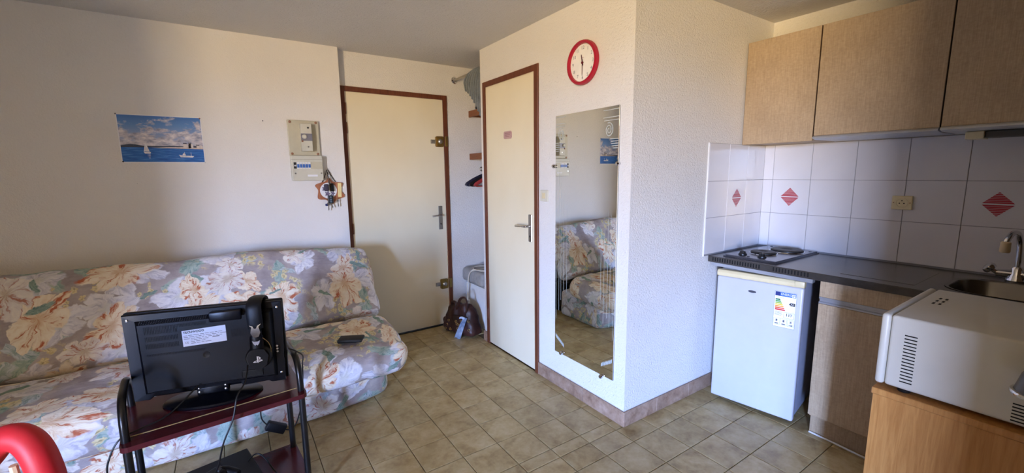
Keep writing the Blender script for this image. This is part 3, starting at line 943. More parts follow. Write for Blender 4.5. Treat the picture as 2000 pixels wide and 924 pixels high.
# ================================================================== base cabinet
cb = thing('base_cabinet', 'oak laminate base cabinet with drawer and aluminium grip rails beside fridge', 'cabinet', (2.74, 0.146, 0))
L3 = Vector((2.74, 0.146, 0))
def lbox(bm, L, x0, y0, z0, x1, y1, z1, bev=0.0, seg=1):
    return box(bm, x0 - L.x, y0 - L.y, z0 - L.z, x1 - L.x, y1 - L.y, z1 - L.z, bev, seg)
bm = NB(); lbox(bm, L3, 2.469, -0.58, 0.115, 3.034, 0.874, 0.74); obj('carcass', bm, M_lam, cb)
bm = NB(); lbox(bm, L3, 2.47, -0.58, 0.74, 2.52, 0.874, 0.850); obj('drawer_box', bm, M_lam, cb)
bm = NB(); lbox(bm, L3, 2.505, -0.58, 0.001, 2.525, 0.880, 0.13); obj('plinth', bm, M_lam, cb)
bm = NB(); tube(bm, [Vector(p) - L3 for p in smooth_path([(2.498, 0.878, 0.006), (2.485, 0.75, 0.008), (2.478, 0.60, 0.006), (2.49, 0.3, 0.006)], 5)], 0.005, 6); obj('plinth_seal', bm, M_whiteplastic, cb, True)
for (y0, y1) in ((0.452, 0.875), (0.020, 0.448), (-0.58, 0.016)):
    bm = NB(); lbox(bm, L3, 2.449, y0, 0.768, 2.4675, y1, 0.851, 0.0015); obj('drawer_front', bm, M_lam, cb)
    bm = NB(); lbox(bm, L3, 2.449, y0, 0.128, 2.4675, y1, 0.732, 0.0015); dr = obj('cabinet_door', bm, M_lam, cb)
    bm = NB(); prism(bm, [(2.4505 - L3.x, 0.7335 - L3.z), (2.468 - L3.x, 0.7335), (2.468 - L3.x, 0.7665), (2.452 - L3.x, 0.7665), (2.452 - L3.x, 0.757), (2.4605 - L3.x, 0.754), (2.4605 - L3.x, 0.744), (2.4505 - L3.x, 0.741)], 'y', y0 - L3.y, y1 - L3.y); obj('grip_rail', bm, M_alu, dr)

# ================================================================== wall cabinets
def wall_cab(y0, y1, z0, label, lip, lipmat):
    L = Vector((2.89, (y0 + y1) / 2, z0))
    c = thing('wall_cabinet', label, 'cabinet', L, 0, 'oak laminate wall cabinets over the worktop')
    bm = NB(); lbox(bm, L, 2.756, y0 + 0.001, z0 + (0.018 if lip else 0.004), XK - 0.012 if z0 < 1.57 else XK - 0.001, y1 - 0.001, 2.168); obj('carcass', bm, M_lam, c)
    bm = NB(); lbox(bm, L, 2.736, y0 + 0.002, z0 + (0.018 if lip else 0.0), 2.755, y1 - 0.002, 2.171, 0.001); d = obj('cabinet_door', bm, [M_lam], c)
    bm = NB(); lbox(bm, L, 2.7365, y0 + 0.001, z0 + 0.02, 2.7575, y0 + 0.0022, 2.1705)
    obj('edge_band', bm, M_lam_edge, d)
    if lip:
        bm = NB(); prism(bm, [(2.722 - L.x, 0.002), (2.76 - L.x, -0.004), (XK - 0.02 - L.x, -0.004), (XK - 0.02 - L.x, 0.014), (2.735 - L.x, 0.017), (2.728 - L.x, 0.012), (2.722 - L.x, 0.010)], 'y', y0 + 0.002 - L.y, y1 - 0.002 - L.y); obj('grip_rail', bm, lipmat, c)
    return c
wall_cab(1.083, YB - 0.009, 1.563, 'narrow oak laminate wall cabinet in the corner above the hob', False, None)
wall_cab(0.572, 1.081, 1.572, 'middle oak laminate wall cabinet with grey rail under its door', True, M_alu)
wall_cab(0.05, 0.570, 1.574, 'oak laminate wall cabinet with cream rail, right of the grey-railed one', True, M_lip)
hb = thing('light_fitting', 'small cream box fixed under the wall cabinets above the sink', 'lamp', (2.90, 0.478, 1.568))
bm = NB(); box(bm, -0.05, -0.03, -0.034, 0.05, 0.03, 0.0, 0.003, 2); obj('housing', bm, M_cream, hb)
bm = NB(); box(bm, -0.035, -0.24, -0.030, 0.04, -0.0302, 0.0, 0.004, 2); obj('tube_cover', bm, plain('dark_grey_cover', (78, 76, 74), 0.5), hb)

# ================================================================== fridge
fa = math.atan2(-0.986, 0.165)
fr = thing('fridge', 'small white under-counter fridge with cream handle strip and energy sticker', 'fridge', (2.437, 1.1705, 0), fa)
# local frame: x to the right along the front, y into the counter, front face at y=0
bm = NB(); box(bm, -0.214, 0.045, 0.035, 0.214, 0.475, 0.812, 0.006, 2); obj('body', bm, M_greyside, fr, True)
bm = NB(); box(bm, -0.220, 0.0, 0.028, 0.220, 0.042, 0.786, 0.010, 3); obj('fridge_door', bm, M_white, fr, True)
bm = NB(); box(bm, -0.216, 0.040, 0.034, 0.216, 0.047, 0.80, 0.001); obj('door_gasket', bm, plain('grey_gasket', (136, 138, 146), 0.7), fr)
bm = NB(); prism(bm, [(0.0, 0.787), (0.042, 0.787), (0.042, 0.822), (0.010, 0.822), (0.004, 0.819), (-0.004, 0.808), (-0.003, 0.795)], 'x', -0.220, 0.220)
es = [e for e in bm.edges if all(abs(abs(v.co.x) - 0.22) < 1e-4 for v in e.verts) and e.calc_length() < 0.1]
hs = obj('handle_strip', bm, M_cream, fr)
bm = NB(); box(bm, 0.176, -0.0075, 0.788, 0.2225, 0.01, 0.8225, 0.006, 2); obj('strip_end', bm, M_cream, hs, True)
bm = NB(); lathe(bm, [(0.012, 0.822), (0.012, 0.826), (0.008, 0.828)], (0.196, 0.02, 0), 14); box(bm, 0.17, 0.012, 0.8235, 0.214, 0.07, 0.8275, 0.001); obj('hinge_cover', bm, M_whiteplastic, fr, True)
bm = NB(); box(bm, -0.214, 0.05, 0.8125, 0.214, 0.47, 0.8225, 0.004, 2); obj('top_cover', bm, M_whiteplastic, fr, True)
for x in (-0.18, 0.18):
    for y in (0.07, 0.44):
        bm = NB(); lathe(bm, [(0.016, 0.0), (0.016, 0.012), (0.010, 0.012), (0.010, 0.036)], (x, y, 0), 12); obj('foot', bm, M_black, fr, True)
MF = lambda x, z, y=-0.0002: face_mat((x, y, z), (1, 0, 0), (0, 0, 1))
bm = NB(); lathe(bm, [(0.0215, -0.0001), (0.020, 0.0014), (0.004, 0.0016)], (0, 0, 0), 24, 'z', MF(-0.026, 0.722) @ Matrix.Scale(0.34, 4, (0, 1, 0))); obj('maker_badge', bm, plain('grey_badge', (96, 98, 108), 0.3, 0.5), fr, True)
# energy sticker
est = thing('energy_sticker', 'energy rating sticker with coloured arrows and 117 on the fridge door', 'sticker', (0, 0, 0))
est.location = Vector((2.437, 1.1705, 0)) + Matrix.Rotation(fa, 3, 'Z') @ Vector((0.140, -0.0004, 0.652)); est.rotation_euler = (0, 0, fa)
S_ = lambda x, z, k=0: face_mat((x, -0.0006 - 0.0003 * k, z), (1, 0, 0), (0, 0, 1))
W_, H_ = 0.052, 0.100
bm = NB(); poly(bm, [(-W_, -H_), (W_, -H_), (W_, H_), (-W_, H_)], S_(0, 0, -1), 0.0004); obj('sticker_paper', bm, M_paper, est)
bm = NB()
for a in ((-W_, -H_, W_, -H_ + 0.0012), (-W_, H_ - 0.0012, W_, H_), (-W_, -H_, -W_ + 0.0012, H_), (W_ - 0.0012, -H_, W_, H_)):
    poly(bm, [(a[0], a[1]), (a[2], a[1]), (a[2], a[3]), (a[0], a[3])], S_(0, 0, 0), 0.0002)
# boxes for 117 and the three pictograms
def frame2d(x0, z0, x1, z1, t):
    for a in ((x0, z0, x1, z0 + t), (x0, z1 - t, x1, z1), (x0, z0, x0 + t, z1), (x1 - t, z0, x1, z1)):
        poly(bm, [(a[0], a[1]), (a[2], a[1]), (a[2], a[3]), (a[0], a[3])], S_(0, 0, 0), 0.0002)
frame2d(-0.002, -0.045, 0.047, -0.012, 0.001)
for k in range(3):
    frame2d(-0.049 + k * 0.0335, -0.088, -0.018 + k * 0.0335, -0.050, 0.0008)
obj('sticker_lines', bm, plain('slate_ink', (92, 104, 128), 0.6), est)
bm = NB(); poly(bm, [(-W_ + 0.003, H_ - 0.026), (W_ - 0.003, H_ - 0.026), (W_ - 0.003, H_ - 0.003), (-W_ + 0.003, H_ - 0.003)], S_(0, 0, 0), 0.0002); obj('blue_header', bm, M_blueink, est)
bm = NB(); poly(bm, [(-W_ + 0.003, H_ - 0.026), (-W_ + 0.026, H_ - 0.026), (-W_ + 0.026, H_ - 0.003), (-W_ + 0.003, H_ - 0.003)], S_(0, 0, 1), 0.0002); obj('flag_square', bm, M_navyink, est)
text('header_lettering', 'ENERG', 0.017, M_paper, est, S_(0.004, H_ - 0.0145, 1), 0.0001)
bm = NB()
for dx in (0, 0.009):
    for dz in (0, 0.009):
        poly(bm, [(0.030 + dx, H_ - 0.024 + dz), (0.037 + dx, H_ - 0.024 + dz), (0.037 + dx, H_ - 0.017 + dz), (0.030 + dx, H_ - 0.017 + dz)], S_(0, 0, 1), 0.0002)
obj('header_squares', bm, M_paper, est)
text('brand_line', 'California', 0.010, M_ink, est, S_(-0.046, H_ - 0.034, 0), 0.0001, 'LEFT')
bars = [((30, 110, 60), 0.024), ((70, 150, 60), 0.028), ((150, 180, 50), 0.033), ((226, 200, 40), 0.038), ((238, 160, 50), 0.042), ((222, 96, 50), 0.046), ((200, 44, 44), 0.050)]
for k, (c, L_) in enumerate(bars):
    z = 0.054 - k * 0.0094
    bm = NB(); poly(bm, [(-0.046, z - 0.0038), (-0.046 + L_ - 0.004, z - 0.0038), (-0.046 + L_, z), (-0.046 + L_ - 0.004, z + 0.0038), (-0.046, z + 0.0038)], S_(0, 0, 0), 0.0002)
    obj('rating_arrow', bm, plain('rating_ink', c, 0.5), est)
bm = NB(); poly(bm, [(0.018, 0.036), (0.026, 0.028), (0.047, 0.028), (0.047, 0.044), (0.026, 0.044)], S_(0, 0, 0), 0.0002); obj('class_arrow', bm, M_ink, est)
text('class_letter', 'A+', 0.014, M_paper, est, S_(0.035, 0.036, 1), 0.0001)
text('energy_figure', '117', 0.021, M_ink, est, S_(0.0225, -0.0265, 0), 0.0001, 'CENTER', 0.0006)
bm = NB()
for k in range(4):
    x0 = -0.047; z = -0.016 - k * 0.006
    poly(bm, [(x0, z), (-0.008 - 0.004 * (k % 2), z), (-0.008 - 0.004 * (k % 2), z + 0.002), (x0, z + 0.002)], S_(0, 0, 0), 0.0001)
for k in range(3):
    cx = -0.0335 + k * 0.0335
    poly(bm, [(cx - 0.005, -0.070), (cx + 0.004, -0.070), (cx + 0.004, -0.057), (cx - 0.005, -0.057)], S_(0, 0, 0), 0.0001)
    poly(bm, [(cx - 0.009, -0.084), (cx + 0.009, -0.084), (cx + 0.009, -0.078), (cx - 0.009, -0.078)], S_(0, 0, 0), 0.0001)
o = obj('small_print', bm, M_greyink, est); o['kind'] = 'stuff'

# ================================================================== microwave on the pine cabinet
pc = thing('pine_cabinet', 'honey pine cabinet standing under the white microwave', 'cabinet', (2.04, 0.19, 0))
L4 = Vector((2.04, 0.19, 0))
bm = NB(); lbox(bm, L4, 1.752, -0.07, 0.655, 2.33, 0.449, 0.677, 0.002); obj('cabinet_top', bm, M_pine, pc)
bm = NB(); lbox(bm, L4, 1.756, -0.068, 0.0, 1.775, 0.445, 0.6545, 0.001); obj('side_panel', bm, M_pine, pc)
bm = NB(); lbox(bm, L4, 2.307, -0.068, 0.0, 2.326, 0.445, 0.6545, 0.001); obj('side_panel', bm, M_pine, pc)
bm = NB(); lbox(bm, L4, 1.7755, -0.066, 0.05, 2.3065, -0.054, 0.654); obj('back_panel', bm, M_pine, pc)
bm = NB(); lbox(bm, L4, 1.7755, -0.053, 0.05, 2.3065, 0.40, 0.068); obj('base_shelf', bm, M_pine, pc)
bm = NB(); lbox(bm, L4, 1.7755, -0.053, 0.36, 2.3065, 0.40, 0.376); obj('shelf', bm, M_pine, pc)
for x0, x1, kx in ((1.778, 2.039, 2.015), (2.043, 2.304, 2.067)):
    bm = NB(); lbox(bm, L4, x0, 0.422, 0.052, x1, 0.441, 0.651, 0.002); dd = obj('cabinet_door', bm, M_pine, pc)
    bm = NB(); lathe(bm, [(0.006, 0), (0.007, 0.008), (0.014, 0.016), (0.013, 0.024), (0.005, 0.027)], (kx - L4.x, 0.441 - L4.y, 0.5), 14, 'y'); obj('knob', bm, M_pine, dd, True)

mw = thing('microwave', 'off-white microwave oven standing on the honey pine cabinet', 'microwave', (2.037, 0.215, 0.677))
L5 = Vector((2.037, 0.215, 0.677))
bm = NB(); lbox(bm, L5, 1.772, -0.005, 0.691, 2.302, 0.4245, 0.932, 0.009, 3); obj('casing', bm, M_offwhite, mw, True)
bm = NB(); lbox(bm, L5, 1.7705, 0.4258, 0.689, 2.3035, 0.450, 0.9325, 0.010, 3); obj('front_panel', bm, M_offwhite, mw, True)
bm = NB(); lbox(bm, L5, 1.83, 0.450, 0.72, 2.14, 0.4525, 0.90, 0.001); obj('door_window', bm, M_screen, mw)
for x, y in ((1.80, 0.378), (2.27, 0.378), (1.80, 0.04), (2.27, 0.04)):
    bm = NB(); lathe(bm, [(0.016, 0.0005), (0.018, 0.004), (0.018, 0.0145)], (x - L5.x, y - L5.y, 0), 14); obj('foot', bm, M_black, mw, True)
slot = None
for k in range(15):
    z = 0.8735 - k * 0.01115
    if slot is None:
        bm = NB()
        vs = box(bm, -0.0006, -0.0155, -0.0021, 0.0006, 0.0155, 0.0021, 0.0005)
        slot = obj('vent_slot', bm, M_hole, mw)
        s = slot
    else:
        s = dup(slot, None, mw)
    s.location = (1.7722 - L5.x, 0.3715 - L5.y, z - L5.z)
for k in range(6):
    s = dup(slot, (1.7722 - L5.x, 0.131 - L5.y, 0.752 - k * 0.0098 - L5.z), mw)
hole = None
for i in range(3):
    for j in range(2):
        if hole is None:
            bm = NB(); box(bm, -0.012, -0.0035, -0.0006, 0.012, 0.0035, 0.0006, 0.0004); hole = obj('vent_hole', bm, M_hole, mw); s = hole
        else:
            s = dup(hole, None, mw)
        s.location = (2.045 + i * 0.045 - L5.x, 0.383 - j * 0.016 - L5.y, 0.9321 - L5.z)

# lamp shade at the right edge of the view (floor lamp standing beyond the frame)
fl = thing('floor_lamp', 'steel lamp shade rim in front of the microwave at the right edge', 'lamp', (1.46, -0.22, 0))
bm = NB(); lathe(bm, [(0.11, 0.0), (0.11, 0.012), (0.03, 0.022), (0.012, 0.03)], (0, 0, 0), 24); obj('base', bm, M_steel_dark, fl, True)
bm = NB(); tube(bm, smooth_path([(0, 0, 0.025), (0, 0, 0.5), (0, 0.0, 0.95), (0.03, 0.05, 1.05), (0.12, 0.19, 1.06), (0.17, 0.28, 1.0), (0.18, 0.30, 0.93)], 6), 0.008, 10); obj('pole', bm, M_steel_dark, fl, True)
bm = NB(); lathe(bm, [(0.018, 0.935), (0.026, 0.925), (0.050, 0.880), (0.060, 0.835), (0.058, 0.835), (0.048, 0.878), (0.022, 0.92)], (0.205, 0.302, 0), 28); sh = obj('lamp_shade', bm, M_steel_dark, fl, True)
bm = NB(); torus(bm, (0.205, 0.302, 0.832), 0.061, 0.0065, None, 28, 8); obj('shade_rim', bm, M_chrome, sh, True)

# ================================================================== sofa
def sofa_noise(p, s, a):
    return a * noise.noise(Vector(p) * s)
sofa = thing('sofa', 'fold-down sofa bed in a faded floral cover against the white wall', 'sofa', (-0.12, 2.95, 0))
L6 = Vector((-0.12, 2.95, 0))
X0, X1 = -1.20, 0.865
# back cushion: leans from the seat up to the wall
def back_fn(w, n):
    u = w.x
    d = 0.014 * noise.noise(Vector((w.x * 4.0, w.y * 7.0, 1.3))) + 0.006 * noise.noise(Vector((w.x * 13, w.y * 16, 4)))
    # stitched seams pull in
    for sx in (0.115, -0.86):
        d -= 0.010 * math.exp(-((w.x - sx) / 0.016) ** 2)
    for sx in (0.70,):
        d -= 0.007 * math.exp(-((w.x - sx) / 0.014) ** 2) * (1 if w.y < 0.1 else 0.3)
    d -= 0.006 * math.exp(-((w.y - 0.0) / 0.02) ** 2) * (1 if -0.8 < w.x < 0.7 else 0)
    p = w + n * d
    if n.z > 0.2:
        p.z += 0.018 * (1 - (w.y / 0.30) ** 2)
    # the lower right corner is a little wider than the top
    p.x += 0.022 * max(0.0, w.x / 1.03) * (0.5 - w.y / 0.56)
    p.y -= 0.035 * max(0, (w.x - 0.2) / 0.83) * max(0, w.y / 0.28) - 0.01 * math.sin(w.x * 5.0) * max(0, w.y / 0.28)
    return p
bm = NB()
rounded_box(bm, 2.02, 0.58, 0.16, 0.075, 0.026, back_fn)
ang = math.atan2(0.52, 0.30)
bmesh.ops.transform(bm, matrix=Matrix.Translation(Vector((-0.18, 3.155, 0.640)) - L6) @ Matrix.Rotation(ang, 4, 'X'), verts=bm.verts[:])
bk = obj('backrest', bm, M_floral, sofa, True, 80)
def seat_fn(w, n):
    d = 0.012 * noise.noise(Vector((w.x * 3.5, w.y * 5.0, 7.3))) + 0.006 * noise.noise(Vector((w.x * 12, w.y * 14, 2)))
    for sx in (0.115, 0.74):
        d -= 0.007 * math.exp(-((w.x - sx) / 0.016) ** 2)
    p = w + n * d
    if n.z > 0.2:
        p.z += 0.02 * (1 - (w.y / 0.30) ** 2) * (1 - (w.x / 1.06) ** 6)
    if n.x > 0.3:
        p.x += 0.012 * noise.noise(Vector((w.y * 9, w.z * 9, 1)))
    # front right corner sags and rounds off
    k = max(0.0, (w.x - 0.72) / 0.32)
    p.z -= 0.035 * k * max(0.0, (-w.y + 0.1) / 0.4)
    p.y += 0.075 * k * k * max(0.0, -w.y / 0.3)
    return p
bm = NB()
rounded_box(bm, 2.06, 0.60, 0.205, 0.098, 0.026, seat_fn)
bmesh.ops.transform(bm, matrix=Matrix.Translation(Vector((-0.165, 2.655, 0.325)) - L6) @ Matrix.Rotation(math.radians(3.5), 4, 'X'), verts=bm.verts[:])
uvl = bm.loops.layers.uv.verify()
for f in bm.faces:
    for lp in f.loops:
        lp[uvl].uv = (lp[uvl].uv[0] + 0.31, lp[uvl].uv[1] + 2.2)
obj('seat', bm, M_floral, sofa, True, 80)
def skirt_fn(w, n):
    d = 0.008 * noise.noise(Vector((w.x * 6, w.y * 6, w.z * 5)))
    p = w + n * d
    k = max(0.0, (w.x - 0.55) / 0.42)
    p.y += 0.11 * k ** 2 * max(0.0, -w.y / 0.3)
    return p
bm = NB()
rounded_box(bm, 1.96, 0.62, 0.262, 0.045, 0.03, skirt_fn)
bmesh.ops.transform(bm, matrix=Matrix.Translation(Vector((-0.21, 2.835, 0.131)) - L6), verts=bm.verts[:])
uvl = bm.loops.layers.uv.verify()
for f in bm.faces:
    for lp in f.loops:
        lp[uvl].uv = (lp[uvl].uv[0] + 0.9, lp[uvl].uv[1] + 4.7)
obj('skirt', bm, M_floral, sofa, True, 80)
bm = NB(); box(bm, -1.15 - L6.x, 3.15 - L6.y, 0.0, 0.70 - L6.x, 3.40 - L6.y, 0.30, 0.01); obj('base_frame', bm, M_black, sofa)

# flat black case lying on the seat
ph = thing('phone_case', 'flat black phone case lying on the floral sofa seat', 'phone case', (0.525, 2.492, 0.4475), math.radians(-28))
bm = NB(); box(bm, -0.068, -0.040, 0.0, 0.068, 0.040, 0.020, 0.006, 2); obj('case', bm, M_tvmatt, ph, True)
bm = NB(); box(bm, -0.069, -0.041, 0.008, 0.069, 0.041, 0.0115, 0.001); obj('zip_line', bm, M_black, ph)

# ================================================================== things on the sofa wall
# poster
T = Tree('painted_sky')
g = T.n('ShaderNodeSeparateXYZ'); T.put(g.inputs[0], T.n('ShaderNodeUVMap').outputs[0])
uv = T.n('ShaderNodeUVMap').outputs[0]
cl = T.noise(T.mapping(uv, (5.2, 5.8, 1), (0.7, 2.1, 0)), 1.0, 6, 0.58, 0.3)
vv = g.outputs[1]
skyc = T.ramp(vv, [(0.36, srgb(196, 200, 214)), (0.55, srgb(150, 168, 204)), (0.80, srgb(104, 146, 200)), (1.0, srgb(70, 118, 184))])
cover = T.math('ADD', cl, T.rng(vv, 0.45, 1.0, 0.10, -0.12))
cloudc = T.ramp(T.noise(T.mapping(uv, (9, 12, 1)), 1.0, 4, 0.6), [(0.35, srgb(150, 152, 172)), (0.5, srgb(200, 196, 204)), (0.66, srgb(236, 230, 228))])
sky = T.mix(T.rng(cover, 0.46, 0.56), skyc, cloudc)
T.set(sky, 0.5, 0, 0.3)
M_psky = T.m
T = Tree('painted_sea')
uv = T.n('ShaderNodeUVMap').outputs[0]
s_ = T.noise(T.mapping(uv, (5, 46, 1)), 1.0, 4, 0.6)
T.set(T.ramp(s_, [(0.3, srgb(28, 76, 152)), (0.55, srgb(52, 116, 190)), (0.75, srgb(120, 168, 216))]), 0.5, 0, 0.3)
M_psea = T.m
ps = thing('poster', 'blue seascape poster with sailboat pinned to the white wall', 'poster', (-0.304, YS, 1.637))
PW, PH = 0.207, 0.1445
def pquad(x0, z0, x1, z1, y, mat, name, parent, dep=0.0006):
    bm = NB(); uvl = bm.loops.layers.uv.verify()
    vs = [bm.verts.new((x, y, z)) for x, z in ((x0, z0), (x1, z0), (x1, z1), (x0, z1))]
    vb = [bm.verts.new((v.co.x, y + dep, v.co.z)) for v in vs]
    fs = [bm.faces.new(vs), bm.faces.new(vb[::-1])] + [bm.faces.new((vs[i], vb[i], vb[(i + 1) % 4], vs[(i + 1) % 4])) for i in range(4)]
    for f in fs:
        for lp in f.loops:
            lp[uvl].uv = ((lp.vert.co.x + PW) / (2 * PW), (lp.vert.co.z + PH) / (2 * PH))
    return obj(name, bm, mat, parent)
pquad(-PW, -PH, PW, PH, -0.0018, M_paper, 'poster_sheet', ps, 0.0014)
b_ = 0.0045
zh = -PH + 2 * PH * 0.335
pquad(-PW + b_, zh, PW - b_, PH - b_, -0.0021, M_psky, 'painted_sky', ps, 0.0003)
pquad(-PW + b_, -PH + b_, PW - b_, zh, -0.0021, M_psea, 'painted_sea', ps, 0.0003)
MPo = lambda k: face_mat((0, -0.0022 - 0.0003 * k, 0), (1, 0, 0), (0, 0, 1))
ink = lambda n, c: plain(n, c, 0.6, 0, 0.2, 0.12, 60)
hill = [(-PW + b_, zh - 0.004)] + [(-PW + b_ + i * 0.0135, zh + 0.006 + 0.009 * max(0, math.sin(i * 0.42)) * (1 if i < 13 else 0.35)) for i in range(24)] + [(0.108, zh - 0.002)]
bm = NB(); poly(bm, hill, MPo(0), 0.0002); obj('painted_hills', bm, ink('hill_paint', (74, 82, 96)), ps)
bm = NB()
poly(bm, [(-0.06, zh - 0.006), (PW - b_, zh - 0.010), (PW - b_, zh + 0.005), (0.02, zh + 0.001)], MPo(1), 0.0002); obj('painted_shore', bm, ink('shore_paint', (204, 190, 184)), ps)
bm = NB()
for x0, x1, h in ((0.100, 0.118, 0.030), (0.120, 0.150, 0.024), (0.126, 0.140, 0.033), (0.166, 0.184, 0.020), (0.186, 0.200, 0.016)):
    poly(bm, [(x0, zh - 0.004), (x1, zh - 0.004), (x1, zh - 0.004 + h), ((x0 + x1) / 2, zh + h), (x0, zh - 0.004 + h)], MPo(2), 0.0002)
obj('painted_houses', bm, ink('house_paint', (222, 212, 206)), ps)
bm = NB()
for x0, x1, z0, z1 in ((0.100, 0.119, 0.026, 0.031), (0.124, 0.142, 0.029, 0.032), (0.152, 0.168, 0.004, 0.013), (0.166, 0.184, 0.017, 0.020), (0.126, 0.130, 0.010, 0.018), (0.134, 0.138, 0.010, 0.018)):
    poly(bm, [(x0, zh - 0.004 + z0), (x1, zh - 0.004 + z0), (x1, zh - 0.002 + z1), (x0, zh - 0.002 + z1)], MPo(3), 0.0002)
obj('painted_roofs', bm, ink('roof_paint', (84, 84, 98)), ps)
bm = NB()
poly(bm, [(-0.092, zh - 0.027), (-0.070, zh - 0.030), (-0.086, zh + 0.030)], MPo(3), 0.0002)
poly(bm, [(-0.098, zh - 0.028), (-0.092, zh - 0.028), (-0.089, zh + 0.020)], MPo(3), 0.0002)
poly(bm, [(-0.100, zh - 0.030), (-0.064, zh - 0.032), (-0.068, zh - 0.042), (-0.094, zh - 0.041)], MPo(3), 0.0002)
for k in range(4):
    poly(bm, [(-0.086 + k * 0.003, zh - 0.050 - k * 0.007), (-0.066 - k * 0.002, zh - 0.050 - k * 0.007), (-0.070, zh - 0.047 - k * 0.007)], MPo(3), 0.0002)
obj('painted_sailboat', bm, ink('sail_paint', (232, 230, 232)), ps)
bm = NB()
poly(bm, [(0.072, zh - 0.047), (0.100, zh - 0.052), (0.150, zh - 0.054), (0.142, zh - 0.064), (0.080, zh - 0.062)], MPo(3), 0.0002)
poly(bm, [(0.090, zh - 0.049), (0.108, zh - 0.051), (0.104, zh - 0.038), (0.094, zh - 0.037)], MPo(3), 0.0002)
poly(bm, [(0.134, zh - 0.054), (0.1365, zh - 0.054), (0.136, zh - 0.030), (0.1345, zh - 0.030)], MPo(3), 0.0002)
poly(bm, [(0.101, zh - 0.040), (0.103, zh - 0.040), (0.1025, zh - 0.028), (0.1015, zh - 0.028)], MPo(3), 0.0002)
obj('painted_motorboat', bm, ink('hull_paint', (226, 224, 226)), ps)
for x, z, m in ((-PW + 0.001, PH - 0.001, M_greyink), (PW - 0.006, PH - 0.006, M_copper), (-PW + 0.006, -PH + 0.006, M_ink), (PW - 0.003, -PH + 0.003, M_whiteplastic)):
    bm = NB(); lathe(bm, [(0.0045, -0.002), (0.0045, -0.0035), (0.002, -0.006)], (x, 0, z), 10, 'y'); obj('drawing_pin', bm, m, ps, True)

# old nail between poster and meter
nl = thing('nail', 'tiny dark nail in the wall between poster and meter box', 'nail', (0.253, YS, 1.781))
bm = NB(); lathe(bm, [(0.0015, 0.0), (0.0015, -0.008), (0.0035, -0.008), (0.0035, -0.0095)], (0, 0, 0), 8, 'y'); obj('nail_head', bm, M_ink, nl)

# electric meter panel
mp = thing('electric_panel', 'beige electric meter panel with blue breakers on the wall left of entrance door', 'electric panel', (0.505, YS, 1.58))
L7 = Vector((0.505, YS, 1.58))
bm = NB(); lbox(bm, L7, 0.400, YS - 0.022, 1.546, 0.606, YS, 1.797, 0.004, 2); obj('meter_board', bm, M_beige, mp)
bm = NB(); lbox(bm, L7, 0.402, YS - 0.058, 1.366, 0.610, YS, 1.5445, 0.004, 2); fb = obj('fuse_box', bm, M_beige2, mp)
for x, z in ((0.418, 1.783), (0.589, 1.783), (0.418, 1.559), (0.589, 1.559)):
    bm = NB(); lathe(bm, [(0.009, -0.0215), (0.009, -0.0255), (0.006, -0.027)], (x - L7.x, 0, z - L7.z), 14, 'y'); obj('screw', bm, M_copper, mp, True)
bm = NB(); lbox(bm, L7, 0.478, YS - 0.072, 1.576, 0.551, YS - 0.021, 1.77, 0.003, 1); mt = obj('main_breaker', bm, M_beige2, mp)
bm = NB(); lbox(bm, L7, 0.4775, YS - 0.0735, 1.649, 0.5515, YS - 0.066, 1.700, 0.001); obj('breaker_window', bm, plain('grey_breaker_band', (128, 126, 134), 0.4), mt)
bm = NB(); lathe(bm, [(0.0155, -0.072), (0.0155, -0.080), (0.011, -0.084)], (0.499 - L7.x, 0, 1.678 - L7.z), 18, 'y'); obj('reset_button', bm, M_beige2, mt, True)
bm = NB(); lathe(bm, [(0.0065, -0.071), (0.0065, -0.076)], (0.527 - L7.x, 0, 1.741 - L7.z), 12, 'y'); obj('indicator', bm, M_ink, mt, True)
bm = NB(); lathe(bm, [(0.0065, -0.071), (0.0065, -0.078)], (0.484 - L7.x, 0, 1.646 - L7.z), 12, 'y'); obj('indicator', bm, M_copper, mt, True)
bm = NB(); lathe(bm, [(0.005, -0.071), (0.005, -0.074)], (0.521 - L7.x, 0, 1.607 - L7.z), 12, 'y'); obj('lower_screw', bm, M_nickel, mt, True)
bm = NB(); lbox(bm, L7, 0.402, YS - 0.0595, 1.516, 0.610, YS - 0.056, 1.5185, 0.0005); obj('cover_groove', bm, plain('groove_shadow_plastic', (150, 144, 124), 0.6), fb)
bm = NB(); lbox(bm, L7, 0.5295, YS - 0.0595, 1.449, 0.607, YS - 0.057, 1.5, 0.0005); obj('blank_cover', bm, M_beige, fb)
bm = NB(); lbox(bm, L7, 0.4165, YS - 0.060, 1.452, 0.4345, YS - 0.057, 1.497, 0.001); bk0 = obj('main_switch', bm, M_ink, fb)
bm = NB(); lbox(bm, L7, 0.419, YS - 0.063, 1.468, 0.432, YS - 0.059, 1.479, 0.002); obj('switch_lever', bm, M_whiteplastic, fb)
for k in range(5):
    x = 0.437 + k * 0.0185
    bm = NB(); lbox(bm, L7, x, YS - 0.0605, 1.452, x + 0.0165, YS - 0.057, 1.499, 0.001); cbk = obj('circuit_breaker', bm, M_whiteplastic, fb)
    bm = NB(); lbox(bm, L7, x + 0.001, YS - 0.063, 1.459, x + 0.0155, YS - 0.060, 1.484, 0.001); obj('blue_lever', bm, M_breaker, fb)
bm = NB(); lbox(bm, L7, 0.503, YS - 0.059, 1.394, 0.57, YS - 0.0575, 1.408, 0.0003); obj('paper_label', bm, M_paper, fb)
for x in (0.424, 0.597):
    bm = NB(); lathe(bm, [(0.0055, -0.057), (0.0055, -0.0595)], (x - L7.x, 0, 1.418 - L7.z), 12, 'y'); obj('cover_screw', bm, M_nickel, fb, True)

